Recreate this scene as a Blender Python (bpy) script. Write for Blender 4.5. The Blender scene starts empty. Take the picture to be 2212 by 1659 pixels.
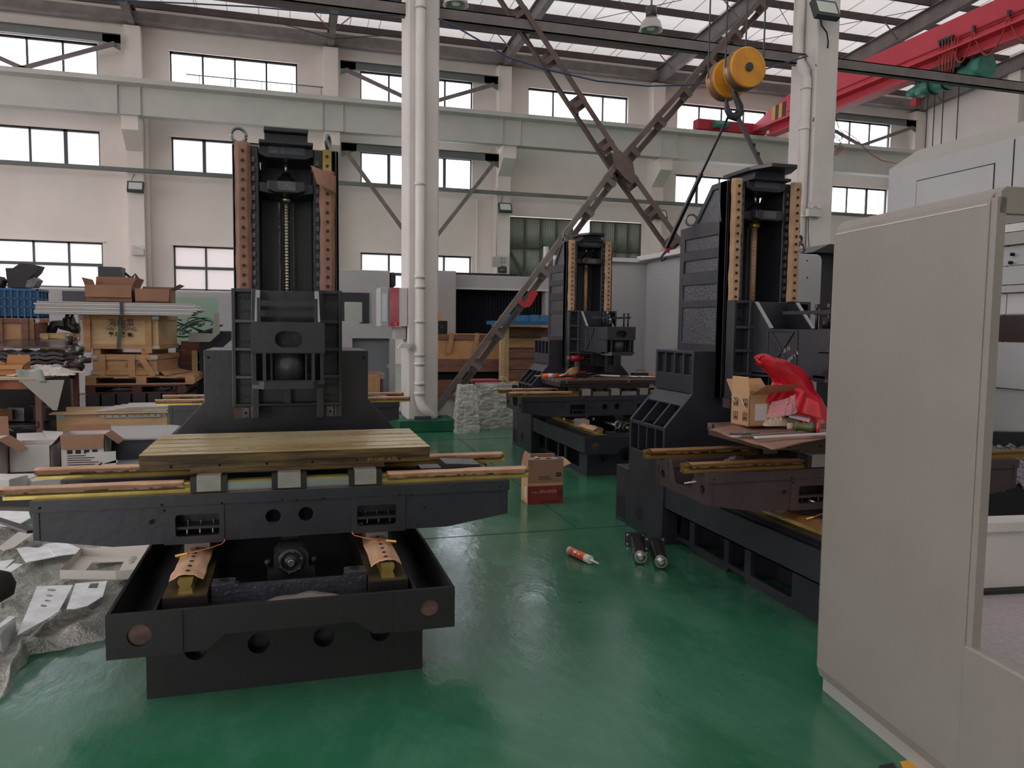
import bpy, math, random
from mathutils import Vector, Matrix, geometry, noise as mnoise
random.seed(7)
WORLD = 4.4
EXPOSURE = 0.36
ROOF_T = .115
AREAS = []
SC = bpy.context.scene
COL = SC.collection
# ------------------------------------------------------------------ camera, world, exposure
F_PX, YAW, PITCH, ROLL, EYE = 1668.0, 16.2, 4.31, 0.70, 1.4
def cam_axes():
    y, p, r = (math.radians(a) for a in (YAW, PITCH, ROLL))
    fwd = Vector((math.sin(y)*math.cos(p), math.cos(y)*math.cos(p), -math.sin(p)))
    right = Vector((math.cos(y), -math.sin(y), 0))
    down = fwd.cross(right)
    return right*math.cos(r) - down*math.sin(r), down*math.cos(r) + right*math.sin(r), fwd
CR, CD, CF = cam_axes()
cam_data = bpy.data.cameras.new('camera'); cam = bpy.data.objects.new('camera', cam_data); COL.objects.link(cam)
m = Matrix((CR, -CD, -CF)).transposed().to_4x4(); m.translation = Vector((0, 0, EYE)); cam.matrix_world = m
cam_data.sensor_width = 36; cam_data.lens = F_PX/2212*36; cam_data.clip_start = .05; cam_data.clip_end = 300
SC.camera = cam
def ray(px, py): return CF + (px-1106)/F_PX*CR + (py-829.5)/F_PX*CD
def W(px, py, Y):            # the world point seen at a pixel at distance Y into the hall
    d = ray(px, py); return Vector((0, 0, EYE)) + d*(Y/d.y)
def XP(px, py, X):            # ... on the plane x = X
    d = ray(px, py); return Vector((0, 0, EYE)) + d*(X/d.x)
def G(px, py, z=0.0):        # ... at height z
    d = ray(px, py); return Vector((0, 0, EYE)) + d*((z-EYE)/d.z)

SC.view_settings.view_transform = 'Standard'; SC.view_settings.look = 'None'
SC.view_settings.gamma = 1; SC.view_settings.use_curve_mapping = False
SC.view_settings.exposure = EXPOSURE
SC.cycles.use_denoising = True
SC.cycles.max_bounces = 7; SC.cycles.diffuse_bounces = 4; SC.cycles.glossy_bounces = 3
SC.cycles.transparent_max_bounces = 12; SC.cycles.caustics_reflective = False; SC.cycles.caustics_refractive = False
SC.cycles.sample_clamp_indirect = 6
w = bpy.data.worlds.new('overcast'); SC.world = w; w.use_nodes = True
wn = w.node_tree; bg = wn.nodes['Background']
tc = wn.nodes.new('ShaderNodeTexCoord'); sx = wn.nodes.new('ShaderNodeSeparateXYZ'); wr = wn.nodes.new('ShaderNodeValToRGB')
wn.links.new(tc.outputs['Generated'], sx.inputs[0]); wn.links.new(sx.outputs['Z'], wr.inputs[0]); wn.links.new(wr.outputs[0], bg.inputs[0])
wr.color_ramp.elements[0].position = .0; wr.color_ramp.elements[0].color = (.62, .585, .58, 1)
wr.color_ramp.elements[1].position = .25; wr.color_ramp.elements[1].color = (.98, .94, .98, 1)
bg.inputs[1].default_value = WORLD

def area(name, loc, target, sx_, sy_, power, col=(1, 1, 1)):
    d = bpy.data.lights.new(name, 'AREA'); d.shape = 'RECTANGLE'; d.size = sx_; d.size_y = sy_; d.energy = power; d.color = col
    o = bpy.data.objects.new(name, d); COL.objects.link(o); o.location = loc
    o.rotation_euler = (Vector(target)-Vector(loc)).to_track_quat('-Z', 'Y').to_euler()
    return o
for a in AREAS: area(*a)

# ------------------------------------------------------------------ materials
def lin(c):
    out = []
    for v in c[:3]:
        v /= 255.0
        out.append(v/12.92 if v <= .04045 else ((v+.055)/1.055)**2.4)
    return (*out, 1)
MATS = {}
def M(name, col, rough=.6, metal=0.0, col2=None, ns=6.0, bs=0.0, bn=40.0, spec=.5, detail=4, thr=(.35, .65), alpha=1.0, trans=0.0, coat=0.0, stretch=None, rough2=None):
    if name in MATS: return MATS[name]
    mt = bpy.data.materials.new(name); mt.use_nodes = True; nt = mt.node_tree; L = nt.links
    b = nt.nodes['Principled BSDF']
    b.inputs['Roughness'].default_value = rough; b.inputs['Metallic'].default_value = metal
    b.inputs['Specular IOR Level'].default_value = spec; b.inputs['Coat Weight'].default_value = coat
    b.inputs['Alpha'].default_value = alpha; b.inputs['Transmission Weight'].default_value = trans
    t = nt.nodes.new('ShaderNodeTexCoord'); vec = t.outputs['Object']
    if stretch:
        mp = nt.nodes.new('ShaderNodeMapping'); mp.inputs['Scale'].default_value = stretch
        L.new(vec, mp.inputs[0]); vec = mp.outputs[0]
    if col2 is not None:
        n = nt.nodes.new('ShaderNodeTexNoise'); n.inputs['Scale'].default_value = ns; n.inputs['Detail'].default_value = detail
        n.inputs['Roughness'].default_value = .6
        L.new(vec, n.inputs['Vector'])
        r = nt.nodes.new('ShaderNodeValToRGB'); r.color_ramp.elements[0].position = thr[0]; r.color_ramp.elements[1].position = thr[1]
        r.color_ramp.elements[0].color = lin(col); r.color_ramp.elements[1].color = lin(col2)
        L.new(n.outputs['Fac'], r.inputs[0]); L.new(r.outputs[0], b.inputs['Base Color'])
        if rough2 is not None:
            mr = nt.nodes.new('ShaderNodeMapRange'); mr.inputs['From Min'].default_value = thr[0]; mr.inputs['From Max'].default_value = thr[1]
            mr.inputs['To Min'].default_value = rough; mr.inputs['To Max'].default_value = rough2
            L.new(n.outputs['Fac'], mr.inputs[0]); L.new(mr.outputs[0], b.inputs['Roughness'])
    else: b.inputs['Base Color'].default_value = lin(col)
    if bs > 0:
        n2 = nt.nodes.new('ShaderNodeTexNoise'); n2.inputs['Scale'].default_value = bn; n2.inputs['Detail'].default_value = 3
        L.new(vec, n2.inputs['Vector'])
        bp = nt.nodes.new('ShaderNodeBump'); bp.inputs['Strength'].default_value = bs; bp.inputs['Distance'].default_value = .02
        L.new(n2.outputs['Fac'], bp.inputs['Height']); L.new(bp.outputs[0], b.inputs['Normal'])
    MATS[name] = mt; return mt

# ------------------------------------------------------------------ mesh building
def circ(cx, cz, r, n=20): return [(cx+r*math.cos(2*math.pi*i/n), cz+r*math.sin(2*math.pi*i/n)) for i in range(n)]
def rrect(x0, x1, z0, z1, r=.01, n=3):
    p = []
    for cx, cz, a0 in ((x1-r, z1-r, 0), (x0+r, z1-r, 90), (x0+r, z0+r, 180), (x1-r, z0+r, 270)):
        for i in range(n+1):
            a = math.radians(a0+90*i/n); p.append((cx+r*math.cos(a), cz+r*math.sin(a)))
    return p
class B:
    def __init__(s): s.v = []; s.f = []; s.s = []
    def add(s, vs, fs, smooth=False):
        o = len(s.v); s.v += [Vector(v) for v in vs]; s.f += [tuple(o+i for i in f) for f in fs]
        s.s += [smooth]*len(fs) if isinstance(smooth, bool) else list(smooth); return s
    def box(s, x0, x1, y0, y1, z0, z1):
        v = [(x, y, z) for z in (z0, z1) for y in (y0, y1) for x in (x0, x1)]
        return s.add(v, [(0, 2, 3, 1), (4, 5, 7, 6), (0, 1, 5, 4), (2, 6, 7, 3), (0, 4, 6, 2), (1, 3, 7, 5)])
    def cbox(s, c, d, rot=None):
        o = []
        for z in (-.5, .5):
            for y in (-.5, .5):
                for x in (-.5, .5):
                    p = Vector((x*d[0], y*d[1], z*d[2])); p = rot @ p if rot is not None else p
                    o.append(Vector(c)+p)
        return s.add(o, [(0, 2, 3, 1), (4, 5, 7, 6), (0, 1, 5, 4), (2, 6, 7, 3), (0, 4, 6, 2), (1, 3, 7, 5)])
    def hexa(s, p):   # 8 points, bottom ring then top ring
        return s.add(p, [(0, 3, 2, 1), (4, 5, 6, 7), (0, 1, 5, 4), (1, 2, 6, 5), (2, 3, 7, 6), (3, 0, 4, 7)])
    def prism(s, pts, ax, a0, a1, holes=()):
        def mk(p, a): return {'x': (a, p[0], p[1]), 'y': (p[0], a, p[1]), 'z': (p[0], p[1], a)}[ax]
        loops = [list(pts)]+[list(h) for h in holes]; flat = [q for l in loops for q in l]; n = len(flat)
        vs = [mk(q, a0) for q in flat]+[mk(q, a1) for q in flat]
        if holes:
            tri = geometry.tessellate_polygon([[Vector((q[0], q[1], 0)) for q in l] for l in loops])
        else: tri = [tuple(range(n))]
        fs = [tuple(t) for t in tri]+[tuple(i+n for i in reversed(t)) for t in tri]
        o = 0
        for l in loops:
            k = len(l)
            for i in range(k):
                j = (i+1) % k; fs.append((o+i, o+j, o+j+n, o+i+n))
            o += k
        return s.add(vs, fs)
    def cyl(s, p0, p1, r0, r1=None, n=16, cap=True):
        p0 = Vector(p0); p1 = Vector(p1); r1 = r0 if r1 is None else r1
        q = (p1-p0).to_track_quat('Z', 'Y'); vs = []
        for p, r in ((p0, r0), (p1, r1)):
            vs += [p+q @ Vector((r*math.cos(2*math.pi*i/n), r*math.sin(2*math.pi*i/n), 0)) for i in range(n)]
        fs = [(i, (i+1) % n, (i+1) % n+n, i+n) for i in range(n)]; sm = [n > 7]*n
        if cap: fs += [tuple(reversed(range(n))), tuple(range(n, 2*n))]; sm += [False, False]
        return s.add(vs, fs, sm)
    def lathe(s, prof, c, axis=(0, 0, 1), n=20):   # prof: (r, h) from start to end
        c = Vector(c); q = Vector(axis).to_track_quat('Z', 'Y'); vs = []
        for r, h in prof: vs += [c+q @ Vector((r*math.cos(2*math.pi*i/n), r*math.sin(2*math.pi*i/n), h)) for i in range(n)]
        fs = []; k = len(prof)
        for a in range(k-1): fs += [(a*n+i, a*n+(i+1) % n, (a+1)*n+(i+1) % n, (a+1)*n+i) for i in range(n)]
        sm = [True]*len(fs); fs += [tuple(reversed(range(n))), tuple(range((k-1)*n, k*n))]; sm += [False, False]
        return s.add(vs, fs, sm)
    def tube(s, pts, r, n=6, closed=False):
        pts = [Vector(p) for p in pts]; vs = []; k = len(pts)
        up = Vector((0, 0, 1))
        for i, p in enumerate(pts):
            d = (pts[(i+1) % k if closed else min(i+1, k-1)]-pts[(i-1) % k if closed else max(i-1, 0)]).normalized()
            u = d.cross(up)
            if u.length < .05: u = d.cross(Vector((1, 0, 0)))
            u.normalize(); w_ = u.cross(d)
            vs += [p+u*r*math.cos(2*math.pi*j/n)+w_*r*math.sin(2*math.pi*j/n) for j in range(n)]
        fs = []
        for i in range(k if closed else k-1):
            a = i*n; b_ = ((i+1) % k)*n
            fs += [(a+j, a+(j+1) % n, b_+(j+1) % n, b_+j) for j in range(n)]
        sm = [True]*len(fs)
        if not closed: fs += [tuple(reversed(range(n))), tuple(range((k-1)*n, k*n))]; sm += [False, False]
        return s.add(vs, fs, sm)
    def ring(s, c, normal, R, r, n=24, m_=8, a0=0, a1=360):
        q = Vector(normal).to_track_quat('Z', 'Y'); full = a1-a0 >= 360
        pts = [Vector(c)+q @ Vector((R*math.cos(math.radians(a0+(a1-a0)*i/n)), R*math.sin(math.radians(a0+(a1-a0)*i/n)), 0)) for i in range(n if full else n+1)]
        return s.tube(pts, r, m_, closed=full)
    def bar(s, p0, p1, w_, h, up=(0, 0, 1)):
        p0 = Vector(p0); p1 = Vector(p1); d = (p1-p0).normalized(); u = d.cross(Vector(up))
        if u.length < 1e-3: u = d.cross(Vector((1, 0, 0)))
        u.normalize(); v = u.cross(d).normalized(); o = []
        for p in (p0, p1): o += [p+u*a*w_/2+v*b_*h/2 for a, b_ in ((-1, -1), (1, -1), (1, 1), (-1, 1))]
        return s.hexa(o)
    def quad(s, a, b, c, d): return s.add([a, b, c, d], [(0, 1, 2, 3)])
    def grid(s, fn, nu, nv, smooth=True, thick=0):
        vs = [Vector(fn(i/nu, j/nv)) for j in range(nv+1) for i in range(nu+1)]; k = nu+1
        fs = [(j*k+i, j*k+i+1, (j+1)*k+i+1, (j+1)*k+i) for j in range(nv) for i in range(nu)]
        s.add(vs, fs, smooth)
        if thick:
            t = Vector((0, 0, -thick)) if isinstance(thick, (int, float)) else Vector(thick)
            s.add([v+t for v in vs], [tuple(reversed(f)) for f in fs], smooth)
            o = len(s.v)-2*len(vs); n = len(vs)
            edge = [i for i in range(k)]+[j*k+nu for j in range(1, nv+1)]+[nv*k+i for i in range(nu-1, -1, -1)]+[j*k for j in range(nv-1, 0, -1)]
            for a, b_ in zip(edge, edge[1:]+edge[:1]): s.f.append((o+b_, o+a, o+n+a, o+n+b_)); s.s.append(False)
        return s
    def center(s):
        xs = [v.x for v in s.v]; ys = [v.y for v in s.v]; zs = [v.z for v in s.v]
        return Vector(((min(xs)+max(xs))/2, (min(ys)+max(ys))/2, min(zs)))
    def build(s, name, mat, parent=None, shift=None, bevel=0, recalc=True):
        me = bpy.data.meshes.new(name); sh = shift or Vector((0, 0, 0))
        me.from_pydata([tuple(v+sh) for v in s.v], [], s.f); me.polygons.foreach_set('use_smooth', s.s)
        me.materials.append(mat)
        if recalc:
            import bmesh
            bm = bmesh.new(); bm.from_mesh(me); bmesh.ops.recalc_face_normals(bm, faces=bm.faces); bm.to_mesh(me); bm.free()
        me.update()
        o = bpy.data.objects.new(name, me); COL.objects.link(o)
        if parent: o.parent = parent
        if bevel:
            bv = o.modifiers.new('edge', 'BEVEL'); bv.width = bevel; bv.segments = 1; bv.limit_method = 'ANGLE'; bv.angle_limit = .7
        return o
def tag(o, label=None, cat=None, group=None, kind=None):
    for k, v in (('label', label), ('category', cat), ('group', group), ('kind', kind)):
        if v: o[k] = v
    return o
class T:   # a thing made of parts; vertices are given in the hall's coordinates and shifted to the thing's base
    def __init__(s, name, label, cat, base, group=None, local=False, kind=None):
        s.r = bpy.data.objects.new(name, None); COL.objects.link(s.r); s.r.location = base; s.r.empty_display_size = .1
        tag(s.r, label, cat, group, kind); s.shift = Vector((0, 0, 0)) if local else -Vector(base)
    def p(s, name, b, mat, parent=None, label=None, bevel=0, kind=None):
        o = b.build(name, mat, parent or s.r, s.shift, bevel); tag(o, label=label, kind=kind); return o
def single(name, label, cat, b, mat, group=None, kind=None, bevel=0):
    c = b.center(); o = b.build(name, mat, None, -c, bevel); o.location = c
    return tag(o, label, cat, group, kind)
def struct(name, b, mat, bevel=0, parent=None):
    o = b.build(name, mat, parent, None, bevel)
    if not parent: tag(o, kind='structure')
    return o
def dup(root, delta, rz=0, label=None, group=None):
    def cp(o, par):
        c = o.copy(); COL.objects.link(c)
        if par: c.parent = par
        for ch in list(o.children): cp(ch, c)
        return c
    r = cp(root, None); r.location = root.location+Vector(delta); r.rotation_euler.z += rz
    if label: r['label'] = label
    if group: r['group'] = group
    return r
def text_mesh(txt, size):
    cu = bpy.data.curves.new('lettering', 'FONT'); cu.body = txt; cu.size = size; cu.align_x = 'CENTER'; cu.align_y = 'CENTER'
    ob = bpy.data.objects.new('lettering', cu); COL.objects.link(ob)
    bpy.context.view_layer.update()
    me = bpy.data.meshes.new_from_object(ob.evaluated_get(bpy.context.evaluated_depsgraph_get()))
    bpy.data.objects.remove(ob); return me
def lettering(txt, size, mat, loc, right, up, parent, base=(0, 0, 0), name='lettering', bold=0):
    me = text_mesh(txt, size); r = Vector(right).normalized(); u = Vector(up).normalized(); n = r.cross(u)
    mt = Matrix((r, u, n)).transposed().to_4x4(); mt.translation = Vector(loc)-Vector(base)+n*.0015
    me.transform(mt); me.materials.clear(); me.materials.append(mat)
    o = bpy.data.objects.new(name, me); COL.objects.link(o); o.parent = parent; return o
# ------------------------------------------------------------------ the hall
m_wall = M('wall_paint', (238, 229, 223), .8, col2=(230, 221, 214), ns=.6, bs=.05, bn=12)
m_beamp = M('beam_paint', (204, 203, 198), .75, col2=(194, 193, 189), ns=.8, bs=.05, bn=8)
m_roof = M('roof_sheet', (232, 230, 222), .6, col2=(222, 220, 212), ns=.4)
# translucency added to the roof sheets to brighten the roof and the hall
_n = m_roof.node_tree; _t = _n.nodes.new('ShaderNodeBsdfTranslucent'); _t.inputs[0].default_value = (.97, .96, .93, 1)
_x = _n.nodes.new('ShaderNodeMixShader'); _x.inputs[0].default_value = ROOF_T
_n.links.new(_n.nodes['Principled BSDF'].outputs[0], _x.inputs[1]); _n.links.new(_t.outputs[0], _x.inputs[2]); _n.links.new(_x.outputs[0], _n.nodes['Material Output'].inputs[0])
m_steel = M('roof_steel', (128, 120, 118), .55, col2=(106, 99, 98), ns=2, bs=.1)
m_purlin = M('purlin_paint', (78, 62, 62), .6, col2=(64, 52, 52), ns=2)
m_pillar = M('pillar_paint', (222, 214, 212), .7, col2=(210, 202, 200), ns=1.2, bs=.04, bn=20)
m_dark = M('dark_frame', (62, 62, 68), .5)
m_conduit = M('conduit_grey', (112, 118, 116), .5, col2=(98, 104, 102), ns=1)
m_greencurb = M('curb_green', (22, 96, 70), .5, col2=(18, 82, 60), ns=5, bs=.15)
m_frame = M('window_frame', (84, 86, 84), .5)
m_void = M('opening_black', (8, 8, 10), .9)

# floor: epoxy with scuffs, patches and fine joints
fm = bpy.data.materials.new('floor_epoxy'); fm.use_nodes = True; nt = fm.node_tree; L = nt.links; pb = nt.nodes['Principled BSDF']
tcf = nt.nodes.new('ShaderNodeTexCoord')
def nz(scale, det=5, rough=.6, stretch=None, dist=0.0):
    n = nt.nodes.new('ShaderNodeTexNoise'); n.inputs['Scale'].default_value = scale; n.inputs['Detail'].default_value = det
    n.inputs['Roughness'].default_value = rough; n.inputs['Distortion'].default_value = dist
    src = tcf.outputs['Object']
    if stretch:
        mp = nt.nodes.new('ShaderNodeMapping'); mp.inputs['Scale'].default_value = stretch[:3]; mp.inputs['Rotation'].default_value = (0, 0, stretch[3])
        L.new(src, mp.inputs[0]); src = mp.outputs[0]
    L.new(src, n.inputs['Vector']); return n.outputs['Fac']
def rmp(src, p0, p1, c0=(0, 0, 0, 1), c1=(1, 1, 1, 1)):
    r = nt.nodes.new('ShaderNodeValToRGB'); r.color_ramp.elements[0].position = p0; r.color_ramp.elements[1].position = p1
    r.color_ramp.elements[0].color = c0; r.color_ramp.elements[1].color = c1; L.new(src, r.inputs[0]); return r.outputs[0]
def mixc(f, a, b_):
    x = nt.nodes.new('ShaderNodeMix'); x.data_type = 'RGBA'
    for s_, i in ((f, 0), (a, 6), (b_, 7)):
        if hasattr(s_, 'links'): L.new(s_, x.inputs[i])
        else: x.inputs[i].default_value = s_
    return x.outputs[2]
base = rmp(nz(.9, 6), .3, .7, lin((34, 94, 66)), lin((62, 118, 92)))
base = mixc(rmp(nz(1.7, 8, .7, (1, .5, 1, .5), 1.0), .45, .8, (0, 0, 0, 1), (.45, .45, .45, 1)), base, lin((96, 148, 124)))
base = mixc(rmp(nz(9, 8, .75, (1, .3, 1, 1.1), .6), .62, .74, (0, 0, 0, 1), (.4, .4, .4, 1)), base, lin((124, 162, 142)))
base = mixc(rmp(nz(14, 9, .8, (1, .25, 1, .2), 2), .66, .74, (0, 0, 0, 1), (.6, .6, .6, 1)), base, lin((26, 62, 48)))
base = mixc(rmp(nz(28, 3, .5, None, 0), .74, .77), base, lin((14, 36, 28)))
sxyz = nt.nodes.new('ShaderNodeSeparateXYZ'); L.new(tcf.outputs['Object'], sxyz.inputs[0])
def step(out, a, b_):
    r = nt.nodes.new('ShaderNodeMapRange'); r.interpolation_type = 'SMOOTHSTEP'; r.inputs['From Min'].default_value = a; r.inputs['From Max'].default_value = b_
    L.new(out, r.inputs['Value']); return r.outputs[0]
mm = nt.nodes.new('ShaderNodeMath'); mm.operation = 'MULTIPLY'; L.new(step(sxyz.outputs[0], -1.3, -2.1), mm.inputs[0]); L.new(step(sxyz.outputs[1], 5.6, 6.6), mm.inputs[1])
base = mixc(mm.outputs[0], base, rmp(nz(3, 6), .35, .65, lin((92, 82, 78)), lin((124, 112, 104))))   # bare dusty concrete in the storage corner
L.new(base, pb.inputs['Base Color'])
L.new(rmp(nz(1.3, 6), .35, .7, (.11,)*3+(1,), (.27,)*3+(1,)), pb.inputs['Roughness'])
pb.inputs['Specular IOR Level'].default_value = .8
bp = nt.nodes.new('ShaderNodeBump'); bp.inputs['Strength'].default_value = .25; bp.inputs['Distance'].default_value = .01
L.new(nz(11, 6, .6, (1, .5, 1, .3)), bp.inputs['Height']); L.new(bp.outputs[0], pb.inputs['Normal'])
struct('floor', B().box(-22, 34, -12, 30, -.12, 0), fm)
# saw joints in the floor
m_joint = M('joint_dark', (18, 40, 32), .8)
for i, (x0, y0, x1, y1) in enumerate(((-22, 4.93, 26, 4.93), (1.92, 4.98, 2.02, 9.5), (2.42, 2.62, 2.18, 2.30), (-22, 9.2, 26, 9.2))):
    struct('trim_%d' % (i+1), B().bar((x0, y0, .0008), (x1, y1, .0008), .006, .0016), m_joint)

YW = 27.4; ZE = 11.0
BAY = [1.45+6*k for k in range(-3, 5)]
# back wall with real window openings
wins = []      # (x0,x1,z0,z1,row)
for k in range(-3, 4):
    x0 = 1.45+6*k+1.0; x1 = x0+3.93
    wins.append((x0, x1, 8.62, 10.0, 'upper'))
    if k != 1: wins.append((x0, x1, 6.2, 7.32, 'middle'))
    if k not in (1, 2): wins.append((x0, x1, 2.43, 3.87, 'lower'))
gate = (7.79, 13.06, 0.0, 5.4)
bk = B(); zs = [0, 2.43, 3.87, 5.4, 6.2, 7.32, 8.62, 10.0, 12.4]
xs = sorted({-22.0, 30.0, gate[0], gate[1]}|{w_[0] for w_ in wins}|{w_[1] for w_ in wins})
for a, b_ in zip(xs, xs[1:]):
    z_run = None
    for c, d in zip(zs, zs[1:]):
        mx, mz = (a+b_)/2, (c+d)/2
        hole = any(w_[0] < mx < w_[1] and w_[2] < mz < w_[3] for w_ in wins) or (gate[0] < mx < gate[1] and mz < gate[3])
        if hole:
            if z_run is not None: bk.box(a, b_, YW, YW+.24, z_run, c)
            z_run = None
        elif z_run is None: z_run = c
    if z_run is not None: bk.box(a, b_, YW, YW+.24, z_run, zs[-1])
struct('wall_back', bk, m_wall)
# window glass
def glass(name, col, rough=.0, mixd=.0):
    g = bpy.data.materials.new(name); g.use_nodes = True; n = g.node_tree; n.nodes.remove(n.nodes['Principled BSDF'])
    out = n.nodes['Material Output']; t = n.nodes.new('ShaderNodeBsdfTransparent'); t.inputs[0].default_value = (*col, 1)
    tl = n.nodes.new('ShaderNodeBsdfTranslucent'); tl.inputs[0].default_value = (*[min(1, c*1.2) for c in col], 1)
    gl = n.nodes.new('ShaderNodeBsdfGlossy'); gl.inputs[0].default_value = (.9, .9, .9, 1); gl.inputs[1].default_value = .05+rough
    a = n.nodes.new('ShaderNodeMixShader'); a.inputs[0].default_value = mixd; b2 = n.nodes.new('ShaderNodeMixShader'); b2.inputs[0].default_value = .04
    n.links.new(t.outputs[0], a.inputs[1]); n.links.new(tl.outputs[0], a.inputs[2]); n.links.new(a.outputs[0], b2.inputs[1]); n.links.new(gl.outputs[0], b2.inputs[2])
    n.links.new(b2.outputs[0], out.inputs[0]); return g
g_clear = glass('glass_clear', (.93, .96, 1.0)); g_frost = glass('glass_frosted', (.56, .56, .58), .3, .4)
g_film = glass('glass_film', (.46, .44, .43), .3, .4)
wi = 0
for (x0, x1, z0, z1, row) in wins:
    wi += 1
    o = bpy.data.objects.new('window_%d' % wi, None); COL.objects.link(o); o.location = (x0, YW, z0); o['kind'] = 'structure'
    sh = Vector((-x0, -YW, -z0)); fr = B(); yf = YW+.10
    fr.box(x0, x1, yf, yf+.06, z1-.05, z1); fr.box(x0, x1, yf, yf+.06, z0, z0+.05)
    fr.box(x0, x0+.05, yf, yf+.06, z0, z1); fr.box(x1-.05, x1, yf, yf+.06, z0, z1)
    for i in (1, 2, 3):
        xm = x0+(x1-x0)*i/4; wd = .03 if not (row == 'middle' and i % 2) else .05; fr.box(xm-wd, xm+wd, yf, yf+.06, z0, z1)
    if row == 'lower': fr.box(x0, x1, yf-.01, yf+.07, 3.12, 3.21)
    fr.build('window_frame', m_frame, o, sh)
    B().box(x0-.06, x1+.06, YW-.05, YW+.1, z1, z1+.05).build('window_head', m_wall, o, sh)
    zz = [(z0, z1)] if row != 'lower' else [(z0, 3.16), (3.16, z1)]
    for i in range(4):
        for a, b_ in zz:
            gm = g_frost if row == 'middle' or (row == 'lower') else g_clear
            if row == 'middle' and x0 > 1: gm = g_clear if i > 0 else g_frost
            if row == 'lower' and -4 < x0 < 0: gm = g_film
            B().box(x0+(x1-x0)*i/4+.03, x0+(x1-x0)*(i+1)/4-.03, yf+.02, yf+.03, a+.03, b_-.03).build('pane', gm, o, sh)
    if row != 'lower': B().box(x0-.08, x1+.08, YW-.06, YW+.1, z0-.05, z0).build('window_sill', m_wall, o, sh)
# safety rail across the upper windows of the third bay from the left
for k, z in ((0, 9.55),):
    x0 = 1.45-6+1.9
    rr_ = B().bar((x0-.4, 27.25, 9.28), (x0+4.1, 27.25, 9.28), .03, .03)
    for q in range(5): rr_.bar((x0+q*.95, 27.25, 8.7), (x0+q*.95, 27.25, 9.3), .02, .02)
    single('guard_rail', 'thin dark guard rail across the upper window left of the round column', 'rail', rr_, m_conduit)
# neighbouring buildings seen faintly through the glass
m_nb = M('neighbour_wall', (232, 236, 246), .8)
for i, (x0, x1, h) in enumerate(((-12, 1.0, 17.2), (2, 9, 16.4))):
    t = T('apartment_block', ('pale building outside the upper left windows', 'pale building outside the window behind the round column')[i], 'building', (x0, 44, 0))
    t.p('wall', B().box(x0, x1, 44, 52, 0, h), m_nb)
    t.p('roof', B().box(x0-.3, x1+.3, 43.7, 52.3, h, h+.4), m_nb)

# pilasters with corbels, runway beam, rail
for k, x in enumerate(BAY):
    pz = B().box(x-.235, x+.235, 26.95, YW, 0, 10.52)
    pz.prism([(26.95, 6.7), (26.95, 7.62), (26.25, 7.62), (26.25, 7.2)], 'x', x-.235, x+.235)
    struct('column_back_%d' % (k+1), pz, m_beamp if False else m_wall)
rb = B().prism([(26.15, 7.62), (26.55, 7.62), (26.55, 8.45), (26.75, 8.52), (26.75, 8.66), (25.95, 8.66), (25.95, 8.52), (26.15, 8.45)], 'x', -22, 25.6)
struct('trim_10', rb, m_beamp)
struct('trim_11', B().box(-22, 25.6, 26.25, 26.45, 8.66, 8.74), m_purlin)
for k, x in enumerate(BAY): struct('trim_%d' % (20+k), B().box(x-.34, x-.30, 26.10, 26.2, 7.62, 8.5).box(x+.30, x+.34, 26.10, 26.2, 7.62, 8.5), m_beamp)
struct('trim_12', B().box(-22, 25.6, 26.7, 26.82, 6.02, 6.14), m_conduit)
for i, (px, pt, pb2) in enumerate(((313, 240, 600), (1031, 430, 590), (1070, 350, 590))):   # pipes down the back wall
    a_, b_ = W(px, pt, 27.25), W(px, pb2, 27.25)
    struct('trim_%d' % (80+i), B().cyl((a_.x, 27.3, a_.z), (a_.x, 27.3, 0), (.09, .03, .03)[i], n=12), m_wall)
# right end wall
er = B().box(25.7, 25.95, -12, YW, 0, 12.6); er.box(25.45, 25.7, 22.4, 22.9, 0, 11.0)
struct('wall_right', er, m_wall)
struct('wall_front', B().box(-22, -8, -9.2, -9, 0, 12.9).box(-3, 26, -9.2, -9, 0, 12.9).box(-8, -3, -9.2, -9, 4.0, 12.9), m_wall)  # unseen wall, added to cut the light from behind; its doorway lets some in
wl = B()
for a, b_ in ((0, 2.2), (5.6, 6.2), (10.4, 12.9)): wl.box(-22.2, -22, -9.2, YW, a, b_)
for k in range(7): wl.box(-22.2, -22, -9.2+6*k, -9.2+6*k+.8, .8, 10.4)
struct('wall_left', wl, m_wall)  # unseen wall, its openings shaped to let in light from the left
# roof: sheets, purlins, eave beam, rafters
def zr(y): return 11.1+.064*(27.4-y)
struct('ceiling', B().quad((-22, -9, zr(-9)+.2), (26, -9, zr(-9)+.2), (26, 27.6, zr(27.6)+.2), (-22, 27.6, zr(27.6)+.2)), m_roof)
for i in range(48):       # lap joints of the roof sheets
    x = -20+i*.96
    o = B().bar((x, -8.5, zr(-8.5)+.197), (x, 27.4, zr(27.4)+.197), .014, .012).build('trim_%d' % (100+i), m_conduit); o['kind'] = 'structure'
Y = 27.05
pi_ = 0
while Y > -6:
    pi_ += 1
    o = B().box(-22, 25.7, Y-.035, Y+.035, zr(Y)-.02, zr(Y)+.19).build('trim_%d' % (40+pi_), m_purlin); o['kind'] = 'structure'
    Y -= 1.15 if pi_ == 1 else 1.38
struct('trim_30', B().box(-22, 25.7, 26.98, 27.1, 10.62, 10.98).box(-22, 25.7, 26.85, 27.2, 10.60, 10.66), m_steel)
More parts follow.
